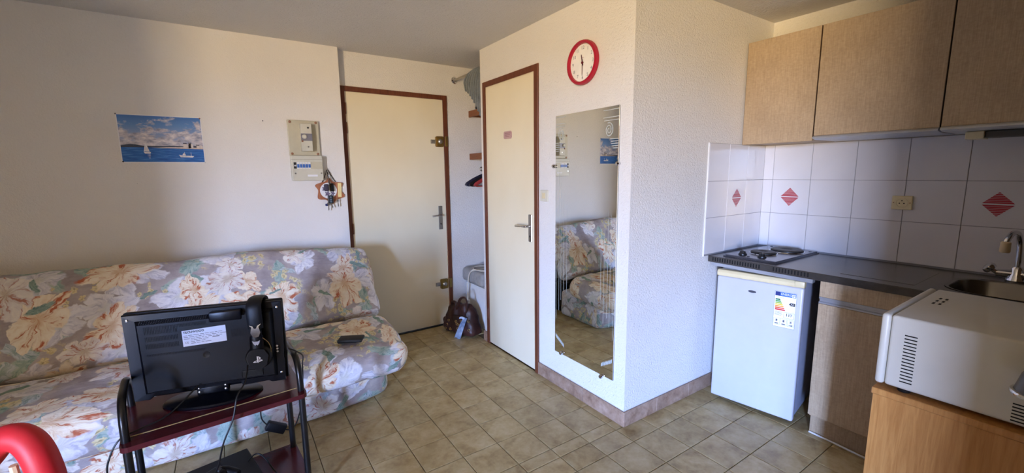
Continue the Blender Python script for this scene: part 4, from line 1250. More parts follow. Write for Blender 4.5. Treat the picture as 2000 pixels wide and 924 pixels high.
# key board: wooden star with a round flower picture and thermometer strip
kb = thing('key_board', 'star-shaped wooden key board with thermometer strip hanging beside the entrance door', 'key holder', (0.655, YS, 1.285))
k_ = 0.000415
tips = [(-238, 112), (-62, 178), (-4, 236), (72, 160), (226, 138), (192, 10), (250, -108), (115, -165), (20, -245), (-70, -165), (-206, -138), (-196, 12)]
sp = smooth_path([(x * k_, z * k_, 0) for x, z in tips], 5, True)
sp = [(p.x, p.y) for p in sp]
bm = NB(); poly(bm, sp, face_mat((0, -0.012, 0), (1, 0, 0), (0, 0, 1)) @ Matrix.Diagonal((1, 1, -1, 1)), 0.012)
bmesh.ops.translate(bm, vec=(0, -0.001, 0), verts=bm.verts[:])
for v in bm.verts:
    v.co.y = -0.014 if v.co.y < -0.008 else -0.001
for v in list(bm.verts):
    pass
for v in bm.verts:
    if v.co.y > -0.005:
        v.co.y = -0.002
obj('wood_star', bm, M_plaquewood, kb)
cc = (-25 * k_, 0.002)
bm = NB(); lathe(bm, [(0.060, -0.0138), (0.060, -0.0152), (0.004, -0.0152)], (cc[0], 0, cc[1]), 32, 'y'); pic = obj('round_picture', bm, M_paper, kb)
bm = NB()
for px_, pz_, s in ((-0.026, 0.014, 0.022), (-0.008, -0.024, 0.022), (0.03, -0.022, 0.018)):
    pts = [(px_ + cc[0] + s * (0.75 + 0.25 * math.cos(5 * t)) * math.cos(t), pz_ + cc[1] + s * (0.75 + 0.25 * math.cos(5 * t)) * math.sin(t)) for t in [2 * PI * i / 20 for i in range(20)]]
    poly(bm, pts, face_mat((0, -0.0153, 0), (1, 0, 0), (0, 0, 1)), 0.0003)
obj('violet_flower_print', bm, plain('violet_paint', (112, 104, 128), 0.6, 0, 0.2, 0.3, 60), pic)
bm = NB(); box(bm, 0.056, -0.017, -0.048, 0.083, -0.0138, 0.060, 0.001, 1, Matrix.Rotation(math.radians(2), 4, 'Y')); th = obj('thermometer_strip', bm, plain('yellowed_scale', (240, 222, 160), 0.5), kb)
bm = NB(); box(bm, 0.0695, -0.0178, -0.03, 0.0705, -0.0168, 0.045, 0, 1, Matrix.Rotation(math.radians(2), 4, 'Y')); obj('thermometer_tube', bm, plain('faint_red', (190, 120, 100), 0.4), th)
bm = NB(); tube(bm, [(-0.052, -0.008, 0.062), (-0.038, -0.006, 0.088), (-0.009, -0.005, 0.158), (-0.004, -0.005, 0.160), (0.033, -0.006, 0.086), (0.045, -0.008, 0.066)], 0.0028, 7); obj('hanging_cord', bm, M_cord, kb, True)
bm = NB(); tube(bm, [(-0.005, 0.0, 0.160), (-0.005, -0.020, 0.160), (-0.005, -0.024, 0.168)], 0.0022, 7); obj('nail', bm, M_nickel, kb, True)
for hx, hz in ((-0.028, -0.063), (0.022, -0.063), (0.046, -0.058)):
    bm = NB(); tube(bm, smooth_path([(hx, -0.013, hz), (hx, -0.028, hz - 0.004), (hx, -0.034, hz + 0.008)], 4), 0.0018, 7); obj('hook', bm, M_gold, kb, True)

def key_mesh(bm, x, z, y, L, rot, r=0.011):
    M_ = Matrix.Translation((x, y, z)) @ Matrix.Rotation(rot, 4, 'Y')
    n0 = len(bm.verts)
    vs = lathe(bm, [(r, -0.001), (r, 0.001)], (0, 0, -r), 12, 'y')
    vs += box(bm, -0.0028, -0.001, -L, 0.0028, 0.001, -2 * r + 0.003)
    for q in range(3):
        vs += box(bm, 0.0028, -0.001, -L + 0.004 + q * 0.006, 0.0055, 0.001, -L + 0.008 + q * 0.006)
    bmesh.ops.transform(bm, matrix=M_, verts=vs)
kk = thing('key_bunch', 'bunch of keys with black and blue fobs hanging over the wooden star', 'keys', (0.645, YS - 0.032, 1.30))
for i, (x, z, r) in enumerate(((-0.002, 0.118, 0.011), (0.002, 0.096, 0.011), (0.004, 0.074, 0.012), (0.006, 0.052, 0.010))):
    bm = NB(); torus(bm, (x, 0.004 - 0.001 * i, z), r, 0.0018, Matrix.Rotation(PI / 2 - 0.3, 4, 'X') @ Matrix.Rotation(0.7 * i, 4, 'Y'), 18, 6); obj('split_ring', bm, M_nickel, kk, True)
bm = NB(); tube(bm, [(-0.002, 0.012, 0.130), (0.0, 0.004, 0.110), (0.004, 0, 0.05), (0.010, -0.004, 0.02)], 0.003, 7); obj('lanyard', bm, M_hole, kk, True)
bm = NB(); box(bm, 0.006, -0.008, -0.02, 0.036, 0.006, 0.042, 0.006, 2); obj('black_fob', bm, M_tvmatt, kk, True)
bm = NB(); box(bm, -0.034, -0.006, -0.016, -0.002, 0.006, 0.036, 0.008, 2); obj('leather_tag', bm, plain('dark_plum_leather', (62, 54, 70), 0.6), kk, True)
bm = NB(); key_mesh(bm, 0.010, 0.036, -0.012, 0.055, 0.05, 0.008); obj('key', bm, M_chrome, kk)
bm = NB(); box(bm, -0.014, -0.014, -0.108, 0.026, 0.006, -0.048, 0.007, 2); cf = obj('car_fob', bm, plain('dark_teal_fob', (30, 36, 42), 0.4), kk, True)
for z in (-0.062, -0.080, -0.096):
    bm = NB(); lathe(bm, [(0.007, -0.0142), (0.0065, -0.0165), (0.002, -0.017)], (0.006, 0, z), 12, 'y'); obj('button', bm, plain('steel_blue_button', (98, 116, 132), 0.4), cf, True)
bm = NB(); box(bm, -0.034, -0.006, -0.128, -0.014, 0.004, -0.110, 0.006, 2); obj('blue_tag', bm, plain('indigo_plastic', (44, 52, 104), 0.4), kk, True)
bm = NB(); key_mesh(bm, -0.010, -0.100, -0.004, 0.062, 0.05); obj('key', bm, M_nickel, kk)
bm = NB(); key_mesh(bm, 0.004, -0.096, -0.002, 0.050, -0.3); obj('key', bm, M_nickel, kk)
bm = NB(); tube(bm, [(0.012, 0.0, 0.05), (0.004, 0.001, -0.05), (-0.008, 0.0, -0.10)], 0.0016, 6); obj('key_chain', bm, M_nickel, kk, True)
k2 = thing('single_key', 'single small key hanging alone from the right hook of the wooden star', 'key', (0.702, YS - 0.032, 1.222))
bm = NB(); torus(bm, (0, 0, -0.002), 0.006, 0.001, Matrix.Rotation(PI / 2, 4, 'X'), 14, 6); obj('ring', bm, M_gold, k2, True)
bm = NB(); key_mesh(bm, 0.0, -0.006, 0.0, 0.052, -0.03, 0.008); obj('key', bm, M_nickel, k2)

# ================================================================== bathroom wall: clock, mirror, switch
ck = thing('wall_clock', 'round wall clock with red rim and white face above the mirror', 'clock', (XM, 1.838, 2.005))
ck.rotation_euler = (0, 0, 0)
bm = NB(); lathe(bm, [(0.112, 0.0), (0.119, -0.006), (0.120, -0.018), (0.116, -0.028), (0.108, -0.031), (0.101, -0.027), (0.099, -0.014)], (0, 0, 0), 48, 'x', None, False); obj('rim', bm, M_clockred, ck, True)
bm = NB(); lathe(bm, [(0.1015, -0.002), (0.1015, -0.0135), (0.003, -0.0136)], (0, 0, 0), 48, 'x'); obj('clock_face', bm, M_face, ck)
for h in range(1, 13):
    a = math.radians(90 - 30 * h)
    text('numeral', str(h), 0.026, M_greyink, ck, face_mat((-0.0139, -0.079 * math.cos(a), 0.079 * math.sin(a)), (0, -1, 0), (0, 0, 1)), 0.0002)
def hand(L, w, ang, k, name):
    a = math.radians(90 - ang)
    bm = NB(); poly(bm, [(-0.016, -w), (L * 0.85, -w * 0.7), (L, 0), (L * 0.85, w * 0.7), (-0.016, w)], face_mat((-0.0155 - 0.0015 * k, 0, 0), (0, -math.cos(a), math.sin(a)), (0, math.sin(a), math.cos(a))), 0.0008)
    obj(name, bm, plain('dark_red_hand', (70, 16, 26), 0.4), ck)
hand(0.048, 0.0042, 347, 0, 'hour_hand')
hand(0.072, 0.003, 180, 1, 'minute_hand')
bm = NB(); lathe(bm, [(0.007, -0.0136), (0.007, -0.020), (0.003, -0.0215)], (0, 0, 0), 14, 'x'); obj('centre_cap', bm, plain('dark_red_cap', (96, 14, 30), 0.4), ck, True)
text('dial_mark', 'quartz', 0.007, M_clockred, ck, face_mat((-0.0139, 0, 0.028), (0, -1, 0), (0, 0, 1)), 0.0001)

mr = thing('wall_mirror', 'tall frameless mirror with etched column motif hanging right of bathroom door', 'mirror', (XM, 1.819, 0.238))
MH, MY0, MY1 = 1.506, -0.255, 0.255
bm = NB(); box(bm, -0.0095, MY0, 0, -0.0045, MY1, MH, 0.0006); obj('mirror_glass', bm, M_mirror, mr)
bm = NB(); box(bm, -0.0044, MY0 + 0.001, 0.001, -0.001, MY1 - 0.001, MH - 0.001); obj('backing', bm, plain('grey_green_backing', (86, 92, 84), 0.8), mr)
ME = face_mat((-0.00985, 0, 0), (0, -1, 0), (0, 0, 1))
def etched_capital(bm, x0, x1, z0, flip):
    """ionic capital: bands over a volute; x runs from the mirror's edge inwards"""
    s = -1 if flip else 1
    X = lambda t: x0 + (x1 - x0) * t
    def band(t0, t1, za, zb):
        a, b = sorted((X(t0), X(t1)))
        poly(bm, [(a, za), (b, za), (b, zb), (a, zb)], ME, 0.0002)
    band(0, 1.0, z0 - 0.004, z0); band(0, 1.0, z0 - 0.042, z0 - 0.038)
    band(0, 0.95, z0 - 0.058, z0 - 0.054)
    pts = []
    for i in range(40):
        a = i / 39 * 4.2 * PI
        r = 0.034 * (1 - i / 39 * 0.82)
        pts.append((X(0.62) + s * r * math.cos(a + 1.2) * 0.9, z0 - 0.105 + r * math.sin(a + 1.2) * 1.15))
    for p, q in zip(pts, pts[1:]):
        d = Vector((q[0] - p[0], q[1] - p[1])); 
        if d.length < 1e-5: continue
        d.normalize(); nx, nz = -d.y * 0.0024, d.x * 0.0024
        poly(bm, [(p[0] - nx, p[1] - nz), (q[0] - nx, q[1] - nz), (q[0] + nx, q[1] + nz), (p[0] + nx, p[1] + nz)], ME, 0.0002)
    for k in range(5):
        band(0.02, 0.55 - k * 0.05, z0 - 0.155 - k * 0.012, z0 - 0.151 - k * 0.012)
bm = NB(); etched_capital(bm, -0.254, -0.165, MH - 0.01, False); obj('etched_column_capital', bm, M_etch, mr)
bm = NB(); etched_capital(bm, 0.254, 0.145, MH - 0.015, True); obj('etched_column_capital', bm, M_etch, mr)
bm = NB()
random.seed(3)
for side in (-1, 1):
    for k in range(5):
        x = side * (0.246 - k * 0.024 - random.uniform(0, 0.008))
        z0 = 0.16 + random.uniform(0, 0.12) + k * 0.05
        z1 = MH - 0.30 - random.uniform(0, 0.4)
        poly(bm, [(x - 0.0005, z0), (x + 0.0005, z0), (x + 0.0005, z1), (x - 0.0005, z1)], ME, 0.0001)
o = obj('etched_fluting', bm, M_etchline, mr); o['kind'] = 'stuff'
bm = NB()
for sx, x0 in ((1, -0.25), (-1, 0.25)):
    for k in range(7):
        a = x0 + sx * (0.004 + 0.012 * k); z = 0.055 + 0.05 * (1 - k / 7)
        b = x0 + sx * (0.014 + 0.012 * k)
        p4 = [(a, z), (b, z - 0.012), (b, z + 0.006), (a, z + 0.022)]
        poly(bm, p4 if sx > 0 else p4[::-1], ME, 0.0002)
o = obj('etched_column_feet', bm, M_etch, mr); o['kind'] = 'stuff'
for y, z in ((2.004, 0.247), (1.648, 0.232), (2.084, 1.442), (1.559, 1.447)):
    bm = NB(); lathe(bm, [(0.006, 0.0), (0.006, -0.010), (0.0115, -0.012), (0.013, -0.019), (0.010, -0.025), (0.004, -0.027)], (0, y - 1.819, z - 0.238), 16, 'x'); obj('mirror_clip', bm, M_chrome, mr, True)

sw = thing('light_switch', 'beige light switch on the wall between bathroom door and mirror', 'switch', (XM, 2.193, 1.255))
bm = NB(); box(bm, -0.009, -0.039, -0.037, 0, 0.039, 0.037, 0.003, 2); obj('face_plate', bm, M_beige2, sw)
bm = NB(); box(bm, -0.0125, -0.016, -0.018, -0.0088, 0.016, 0.018, 0.002, 2, Matrix.Rotation(0.05, 4, 'Y')); obj('rocker', bm, M_cream, sw)

# ================================================================== closet corner
cr = thing('curtain_rod', 'chrome curtain rod across the closet opening by the entrance door', 'rod', (1.775, 3.29, 2.225))
bm = NB(); tube(bm, [(0, 0.272, 0), (0, -0.278, 0)], 0.011, 14); obj('rod', bm, M_nickel, cr, True)
bm = NB(); lathe(bm, [(0.030, 0.276), (0.030, 0.270), (0.022, 0.262), (0.016, 0.250)], (0, 0, 0), 20, 'y'); obj('wall_flange', bm, M_chrome, cr, True)
bm = NB(); lathe(bm, [(0.030, -0.281), (0.030, -0.275), (0.016, -0.258)], (0, 0, 0), 20, 'y'); obj('wall_flange', bm, M_chrome, cr, True)

# bunched curtain hanging from the rod against the bathroom wall end
ct = thing('curtain', 'short grey-blue curtain gathered on the closet rod', 'curtain', (1.79, 3.13, 2.22))
bm = NB()
nu, nv = 64, 18
grid = []
for j in range(nv + 1):
    v = j / nv
    row = []
    for i in range(nu + 1):
        u = i / nu                      # 0 = loose edge towards the door, 1 = against the bathroom wall
        z = 0.026 - v * (0.165 + 0.24 * u ** 1.5)
        fan = math.sin(min(1.0, v * 1.6) * PI / 2)
        y = -0.108 + (1 - u) * (0.165 + 0.10 * fan) - 0.05 * max(0, v - 0.6) * (1 - u)
        k = min(1.0, v * 5)
        pleat = math.sin(u * 2 * PI * 8 + 0.9 * math.sin(v * 3 + u * 4)) * (0.004 + 0.022 * k)
        row.append(bm.verts.new((-0.030 - 0.030 * fan * (1 - 0.4 * u) + pleat, y + 0.3 * pleat, z)))
    grid.append(row)
for j in range(nv):
    for i in range(nu):
        bm.faces.new((grid[j][i], grid[j][i + 1], grid[j + 1][i + 1], grid[j + 1][i]))
bmesh.ops.solidify(bm, geom=bm.faces[:], thickness=0.0015)
obj('curtain_cloth', bm, M_curtain, ct, True, 180)
for k in range(4):
    bm = NB(); torus(bm, (-0.015, -0.03 + k * 0.035, 0.006), 0.016, 0.0025, Matrix.Rotation(PI / 2, 4, 'X'), 16, 6); obj('curtain_ring', bm, M_nickel, ct, True)

def closet_shelf(z, label):
    s = thing('closet_shelf', label, 'shelf', (2.17, 3.287, z), 0, 'closet shelves')
    bm = NB(); box(bm, -0.245, -0.276, -0.020, 0.255, 0.276, 0, 0.001); obj('board', bm, M_shelf, s)
    bm = NB(); box(bm, -0.262, -0.276, -0.056, -0.2455, 0.276, 0.0, 0.0015); obj('front_edge', bm, M_shelf, s)
    bm = NB(); box(bm, -0.245, 0.256, -0.05, 0.255, 0.276, -0.0205, 0.001); obj('batten', bm, M_shelf, s)
closet_shelf(1.968, 'upper brown wooden closet shelf carrying a folded navy bag')
closet_shelf(1.585, 'lower brown wooden closet shelf above the coat hangers')
nb = thing('navy_bag', 'slumped navy fabric bag on the upper closet shelf', 'bag', (1.985, 3.40, 1.968))
bm = NB()
def nfn(w, n):
    t = (w.z + 0.09) / 0.18
    p = w.copy()
    p.y *= 1.0 - 0.62 * max(0, t) ** 1.3
    p.x *= 1.0 - 0.5 * max(0, t)
    return p + n * 0.008 * noise.noise(w * 25)
rounded_box(bm, 0.16, 0.24, 0.18, 0.03, 0.02, nfn)
bmesh.ops.translate(bm, vec=(0.03, 0, 0.001 - min(v.co.z for v in bm.verts)), verts=bm.verts[:]); obj('bag_body', bm, M_navy, nb, True, 80)
bm = NB(); tube(bm, smooth_path([(-0.052, 0.07, 0.05), (-0.058, 0.0, 0.062), (-0.052, -0.07, 0.05)], 5), 0.004, 6); obj('piping', bm, M_greyink, nb, True)

# hanger rail and hangers
rl = thing('hanger_rail', 'metal hanger rail under the lower closet shelf', 'rail', (2.035, 3.287, 1.445))
bm = NB(); tube(bm, [(0, 0.276, 0), (0, -0.276, 0)], 0.010, 12); obj('rail', bm, M_nickel, rl, True)
for s in (1, -1):
    bm = NB(); lathe(bm, [(0.022, s * 0.278), (0.022, s * 0.27), (0.012, s * 0.26)], (0, 0, 0), 16, 'y'); obj('end_socket', bm, M_nickel, rl, True)
def hanger(y, label, mat, tilt, dz=0.0):
    h = thing('coat_hanger', label, 'hanger', (2.035 + 0.016 * math.sin(y * 70), y, 1.445 + dz), tilt, 'empty coat hangers on the closet rail')
    bm = NB(); tube(bm, smooth_path([(-0.205, 0, -0.150), (-0.19, 0, -0.130), (-0.10, 0, -0.085), (0, 0, -0.055), (0.10, 0, -0.085), (0.19, 0, -0.130), (0.205, 0, -0.150)], 5), [(0.016, 0.006)] * 31, 8, False, True, (0, 0, 1)); obj('shoulder_bar', bm, mat, h, True)
    bm = NB(); tube(bm, [(-0.19, 0, -0.152), (0.19, 0, -0.152)], 0.0045, 8); obj('trouser_bar', bm, mat, h, True)
    bm = NB(); tube(bm, smooth_path([(0, 0, -0.05), (0, 0, -0.012), (0.014, 0, 0.004), (0.006, 0, 0.0145), (-0.008, 0, 0.0135), (-0.0135, 0, 0.004)], 5), 0.0018, 6); obj('hook', bm, M_nickel, h, True)
M_hblack = plain('black_hanger_plastic', (24, 22, 24), 0.4)
for i, (y, m, t, lab) in enumerate((
        (3.505, M_hblack, 0.0, 'black plastic coat hanger nearest the entrance wall'),
        (3.465, plain('dark_blue_hanger_plastic', (34, 36, 58), 0.4), 0.0, 'dark blue coat hanger next to the black wall-side one'),
        (3.43, plain('brown_hanger_wood', (110, 60, 44), 0.5), 0.0, 'reddish brown coat hanger in the middle of the rail'),
        (3.39, M_hblack, 0.0, 'black coat hanger right of the reddish brown one'),
        (3.35, plain('white_hanger_plastic', (206, 200, 190), 0.4), 0.0, 'pale plastic coat hanger on the closet rail'),
        (3.3, plain('red_hanger_plastic', (150, 50, 50), 0.4), 0.0, 'dull red coat hanger close to the bathroom wall'))):
    hanger(y, lab, m, t, -0.002)

# storage tub with its cable
tb = thing('storage_tub', 'white tub with a grey lid standing in the closet behind the handbag', 'tub', (2.03, 3.36, 0))
def tub_fn(w, n):
    p = w.copy(); p.x *= 1 + 0.05 * w.z; p.y *= 1 + 0.05 * w.z
    return p
bm = NB(); rounded_box(bm, 0.44, 0.36, 0.40, 0.03, 0.05, tub_fn); bmesh.ops.translate(bm, vec=(0, 0, 0.201), verts=bm.verts[:]); obj('tub_body', bm, M_whiteplastic, tb, True)
bm = NB(); rounded_box(bm, 0.49, 0.385, 0.13, 0.035, 0.03, lambda w, n: w + n * 0.006 * noise.noise(w * 14)); bmesh.ops.translate(bm, vec=(0, 0, 0.467), verts=bm.verts[:]); obj('lid', bm, M_greycloth, tb, True)
ex = thing('extension_cable', 'white extension cable looped over the grey tub lid', 'cable', (1.80, 3.33, 0.54))
bm = NB()
tube(bm, smooth_path([(0.17, -0.05, 0.004), (0.10, -0.13, 0.004), (0.02, -0.10, 0.004), (0.0, 0.0, 0.005), (0.06, 0.09, 0.006), (0.14, 0.05, 0.008), (0.12, -0.08, 0.010), (0.03, -0.115, 0.010), (-0.024, -0.02, -0.002), (-0.034, 0.04, -0.06), (-0.036, 0.06, -0.2), (-0.038, 0.06, -0.285)], 6), 0.0042, 8); obj('cord', bm, M_wcord, ex, True)
bm = NB(); tube(bm, smooth_path([(0.12, -0.02, 0.006), (0.02, -0.05, 0.006), (-0.020, 0.0, 0.0), (-0.032, 0.05, -0.08), (-0.038, 0.068, -0.22), (-0.038, 0.068, -0.285)], 6), 0.0042, 8); obj('cord', bm, M_wcord, ex, True)
bm = NB(); box(bm, -0.052, 0.038, -0.345, -0.024, 0.090, -0.285, 0.008, 2); obj('plug', bm, M_whiteplastic, ex, True)

# ------------------------------------------------------------------ handbag
hb_a = math.atan2(-0.37, 0.115)
hbg = thing('handbag', 'slouchy dark brown leather handbag on the floor by the entrance door', 'handbag', (1.640, 3.262, 0), hb_a)
def bag_fn(w, n):
    t = (w.z + 0.125) / 0.25
    p = w.copy()
    p.x *= 1.10 - 0.42 * max(0, t) ** 1.2
    p.y *= 1.05 - 0.55 * max(0, t)
    p.x -= 0.02 * t
    p.z += 0.02 * math.sin(w.x * 14) * max(0, t) + (0.022 if w.x < -0.02 else 0.0) * max(0, t)
    p += n * (0.012 * noise.noise(w * 11) + 0.006 * noise.noise(w * 30))
    p.y += 0.012 * math.sin(w.x * 40 + w.z * 8) * t
    return p
bm = NB(); rounded_box(bm, 0.36, 0.17, 0.25, 0.05, 0.016, bag_fn); bmesh.ops.translate(bm, vec=(0, 0, 0.128), verts=bm.verts[:])
lo = min(v.co.z for v in bm.verts)
bmesh.ops.translate(bm, vec=(0, 0, 0.001 - lo), verts=bm.verts[:])
obj('bag_body', bm, M_leather, hbg, True, 80)
bm = NB(); tube(bm, smooth_path([(-0.03, -0.045, 0.225), (0.0, -0.055, 0.275), (0.04, -0.06, 0.335), (0.085, -0.055, 0.352), (0.112, -0.055, 0.315), (0.108, -0.062, 0.245), (0.090, -0.072, 0.19)], 6), [(0.012, 0.007)] * 37, 8); obj('handle', bm, M_leather, hbg, True)
bm = NB(); tube(bm, smooth_path([(-0.11, -0.02, 0.235), (-0.095, -0.03, 0.275), (-0.055, -0.035, 0.282), (-0.035, -0.035, 0.25)], 6), [(0.016, 0.011)] * 19, 8); obj('handle', bm, M_leather, hbg, True)
bm = NB(); rounded_box(bm, 0.05, 0.05, 0.09, 0.022, 0.014, lambda w, n: w + n * 0.006 * noise.noise(w * 40)); bmesh.ops.translate(bm, vec=(-0.215, -0.005, 0.066), verts=bm.verts[:]); obj('side_tassel', bm, M_leather, hbg, True, 80)
bm = NB(); box(bm, -0.05, -0.098, 0.03, 0.10, -0.078, 0.165, 0.008, 2, Matrix.Rotation(-0.16, 4, 'X')); obj('front_pocket', bm, M_leather, hbg, True)
random.seed(5)
for x, z in ((-0.125, 0.075), (-0.14, 0.04), (-0.105, 0.115), (-0.075, 0.045), (0.0, 0.13), (0.015, 0.11), (0.04, 0.105), (0.045, 0.07), (0.03, 0.072), (0.05, 0.035), (0.13, 0.15), (0.145, 0.08), (0.06, 0.145)):
    yy = -0.093 + 0.16 * z if -0.06 < x < 0.11 else -0.082 + 0.18 * z + 0.05 * max(0, abs(x) - 0.08)
    bm = NB(); torus(bm, (x, yy - 0.012, z), 0.0120, 0.0030, Matrix.Rotation(PI / 2 - 0.15, 4, 'X') @ Matrix.Scale(0.72, 4, (0, 1, 0)), 14, 6); obj('buckle', bm, M_gold, hbg, True)
sc = thing('scarf', 'pale blue patterned cloth hanging down the front of the brown handbag', 'scarf', (1.640, 3.262, 0), hb_a)
bm = NB()
rows = []
for j in range(15):
    v = j / 14
    row = []
    for i in range(9):
        u = i / 8 - 0.5
        w = 0.030 + 0.05 * v
        row.append(bm.verts.new((0.115 - 0.055 * v + u * w, -0.083 - 0.045 * v ** 0.8 - 0.012 * math.sin(u * 11 + 2 * v), 0.185 - 0.178 * v - 0.012 * abs(math.sin(u * 9)) * v)))
    rows.append(row)
for j in range(14):
    for i in range(8):
        bm.faces.new((rows[j][i], rows[j][i + 1], rows[j + 1][i + 1], rows[j + 1][i]))
bmesh.ops.solidify(bm, geom=bm.faces[:], thickness=0.002)
obj('cloth', bm, M_scarf, sc, True, 180)
bm = NB(); tube(bm, smooth_path([(0.118, -0.088, 0.178), (0.085, -0.094, 0.186), (0.06, -0.096, 0.178)], 5), [(0.010, 0.005)] * 11, 8); obj('knot', bm, M_scarf, sc, True)

# ================================================================== TV trolley, television and what belongs to it
sa = math.atan2(1.828 - 1.779, 0.200 + 0.370)
tv_st = thing('tv_stand', 'small oxblood two-shelf TV stand on black tube legs before the sofa', 'TV stand', (-0.085, 1.8035, 0), sa)
# local: x right, y away from the camera; near edge at y=0
def shelf_board(z, w, y0, y1):
    pts = rrect(-w / 2, y0, w / 2, y1, 0.022, 4)
    bm = NB(); prism(bm, pts, 'z', z - 0.018, z)
    return bm
bm = shelf_board(0.52, 0.575, 0.0, 0.37)
obj('shelf', bm, M_shelfred, tv_st)
bm = NB(); box(bm, -0.262, 0.071, 0.5195, 0.262, 0.076, 0.5212, 0.0005); obj('gilt_line', bm, M_gilt, tv_st)
bm = shelf_board(0.105, 0.575, 0.0, 0.37); obj('shelf', bm, M_shelfred, tv_st)
for s in (-1, 1):
    x = s * 0.272
    bm = NB(); tube(bm, smooth_path([(x, 0.045, 0.004), (x, 0.045, 0.30), (x, 0.045, 0.52), (x, 0.05, 0.585), (x, 0.075, 0.632), (x, 0.115, 0.65), (x, 0.19, 0.652), (x, 0.27, 0.65), (x, 0.315, 0.632), (x, 0.338, 0.585), (x, 0.342, 0.52), (x, 0.342, 0.30), (x, 0.342, 0.004)], 5), 0.0125, 12); hp = obj('leg_hoop', bm, M_tube, tv_st, True)
    for y in (0.045, 0.342):
        bm = NB(); lathe(bm, [(0.015, 0.0), (0.0155, 0.002), (0.0155, 0.022), (0.0135, 0.025)], (x, y, 0), 12); obj('rubber_foot', bm, M_black, hp, True)

ta = math.radians(-14)
tvv = thing('television', 'black flat TV seen from behind on the oxblood stand', 'television', (-0.115, 2.013, 0.5205), ta)
# local: -y faces the camera
bm = NB(); lathe(bm, [(0.17, 0.0), (0.172, 0.004), (0.165, 0.010), (0.06, 0.018), (0.045, 0.024)], (0, 0, 0), 40, 'z', Matrix.Scale(0.55, 4, (0, 1, 0))); obj('stand_base', bm, M_tv, tvv, True)
bm = NB(); box(bm, -0.055, -0.012, 0.018, 0.055, 0.012, 0.062, 0.006, 2); nk = obj('stand_neck', bm, M_tv, tvv, True)
for x in (-0.045, 0.045):
    for z in (0.034, 0.05):
        bm = NB(); lathe(bm, [(0.0045, -0.0125), (0.0045, -0.0145), (0.002, -0.0155)], (x, 0, z), 10, 'y'); obj('screw', bm, M_nickel, nk, True)
bm = NB(); box(bm, -0.259, 0.002, 0.036, 0.272, 0.026, 0.380, 0.006, 2); obj('front_bezel', bm, M_tv, tvv, True)
bm = NB(); box(bm, -0.243, 0.0262, 0.055, 0.256, 0.0275, 0.366); obj('screen', bm, M_screen, tvv)
# rear shell: chamfered block with a notched lower edge
def loop(pts, y):
    return [bm.verts.new((x, y, z)) for x, z in pts]
bm = NB()
o1 = [(-0.252, 0.034), (-0.205, 0.034), (-0.19, 0.046), (0.10, 0.052), (0.105, 0.036), (0.20, 0.040), (0.212, 0.032), (0.262, 0.032), (0.270, 0.376), (-0.257, 0.376)]
o2 = [(-0.252, 0.036), (-0.205, 0.036), (-0.19, 0.048), (0.10, 0.054), (0.105, 0.038), (0.20, 0.042), (0.212, 0.034), (0.262, 0.034), (0.268, 0.373), (-0.255, 0.373)]
o3 = [(-0.215, 0.060), (-0.196, 0.060), (-0.18, 0.064), (0.09, 0.066), (0.112, 0.060), (0.19, 0.062), (0.206, 0.060), (0.236, 0.060), (0.238, 0.350), (-0.218, 0.350)]
o4 = [(-0.200, 0.072), (-0.190, 0.072), (-0.175, 0.074), (0.085, 0.076), (0.112, 0.074), (0.18, 0.074), (0.20, 0.072), (0.226, 0.072), (0.228, 0.338), (-0.205, 0.338)]
Ls = [loop(o1, 0.004), loop(o1, -0.012), loop(o2, -0.015), loop(o3, -0.016), loop(o4, -0.036)]
for A, B in zip(Ls, Ls[1:]):
    for i in range(len(A)):
        bm.faces.new((A[i], A[(i + 1) % len(A)], B[(i + 1) % len(A)], B[i]))
bm.faces.new(Ls[-1]); bm.faces.new(Ls[0][::-1])
rs = obj('rear_shell', bm, M_tv, tvv)
bm = NB(); box(bm, 0.022, -0.042, 0.322, 0.132, -0.014, 0.362, 0.006, 2); obj('carry_recess_housing', bm, M_tv, tvv, True)
bm = NB(); box(bm, 0.112, -0.0375, 0.078, 0.188, -0.035, 0.108, 0.002); obj('port_cover', bm, M_tvmatt, tvv)
bm = NB()
def slots(x0, x1, n, z0, z1, y, w=0.0022):
    for k in range(n):
        x = x0 + (x1 - x0) * k / (n - 1)
        box(bm, x - w / 2, y - 0.0006, z0, x + w / 2, y + 0.0006, z1)
for z in (0.300, 0.272, 0.244):
    slots(-0.185, -0.085, 22, z, z + 0.018, -0.036)
slots(-0.185, 0.0, 40, 0.214, 0.222, -0.036)
slots(-0.185, 0.01, 42, 0.318, 0.330, -0.036)
slots(0.092, 0.145, 12, 0.255, 0.285, -0.036)
slots(0.115, 0.185, 16, 0.082, 0.102, -0.0375)
o = obj('vent_slots', bm, M_hole, tvv); o['kind'] = 'stuff'
bm = NB()
for k in range(56):
    x = -0.20 + k * 0.0075
    if 0.015 < x < 0.14: continue
    for q in (0.2, 0.5, 0.8):
        zz = 0.350 - 0.012 * q; yy = -0.016 - 0.020 * q
        box(bm, x - 0.0018, yy - 0.0012, zz - 0.0006, x + 0.0018, yy + 0.0012, zz + 0.0012)
o = obj('top_vent_grille', bm, M_tvmatt, tvv); o['kind'] = 'stuff'
for x, z in ((-0.241, 0.356), (0.254, 0.352), (0.250, 0.07)):
    bm = NB(); lathe(bm, [(0.0045, -0.0155), (0.0045, -0.018), (0.002, -0.0185)], (x, 0, z), 10, 'y'); obj('screw', bm, M_chrome, tvv, True)
for z in (0.188, 0.176, 0.164):
    bm = NB(); lathe(bm, [(0.004, -0.0155), (0.004, -0.022), (0.002, -0.022)], (0.243, 0, z), 10, 'y'); obj('jack_socket', bm, M_nickel, tvv, True)
bm = NB(); lathe(bm, [(0.013, -0.0355), (0.013, -0.0375), (0.010, -0.0375), (0.008, -0.0365), (0.003, -0.0365)], (0.0, 0, 0.194), 18, 'y'); obj('screw_recess', bm, M_tvmatt, tvv, True)
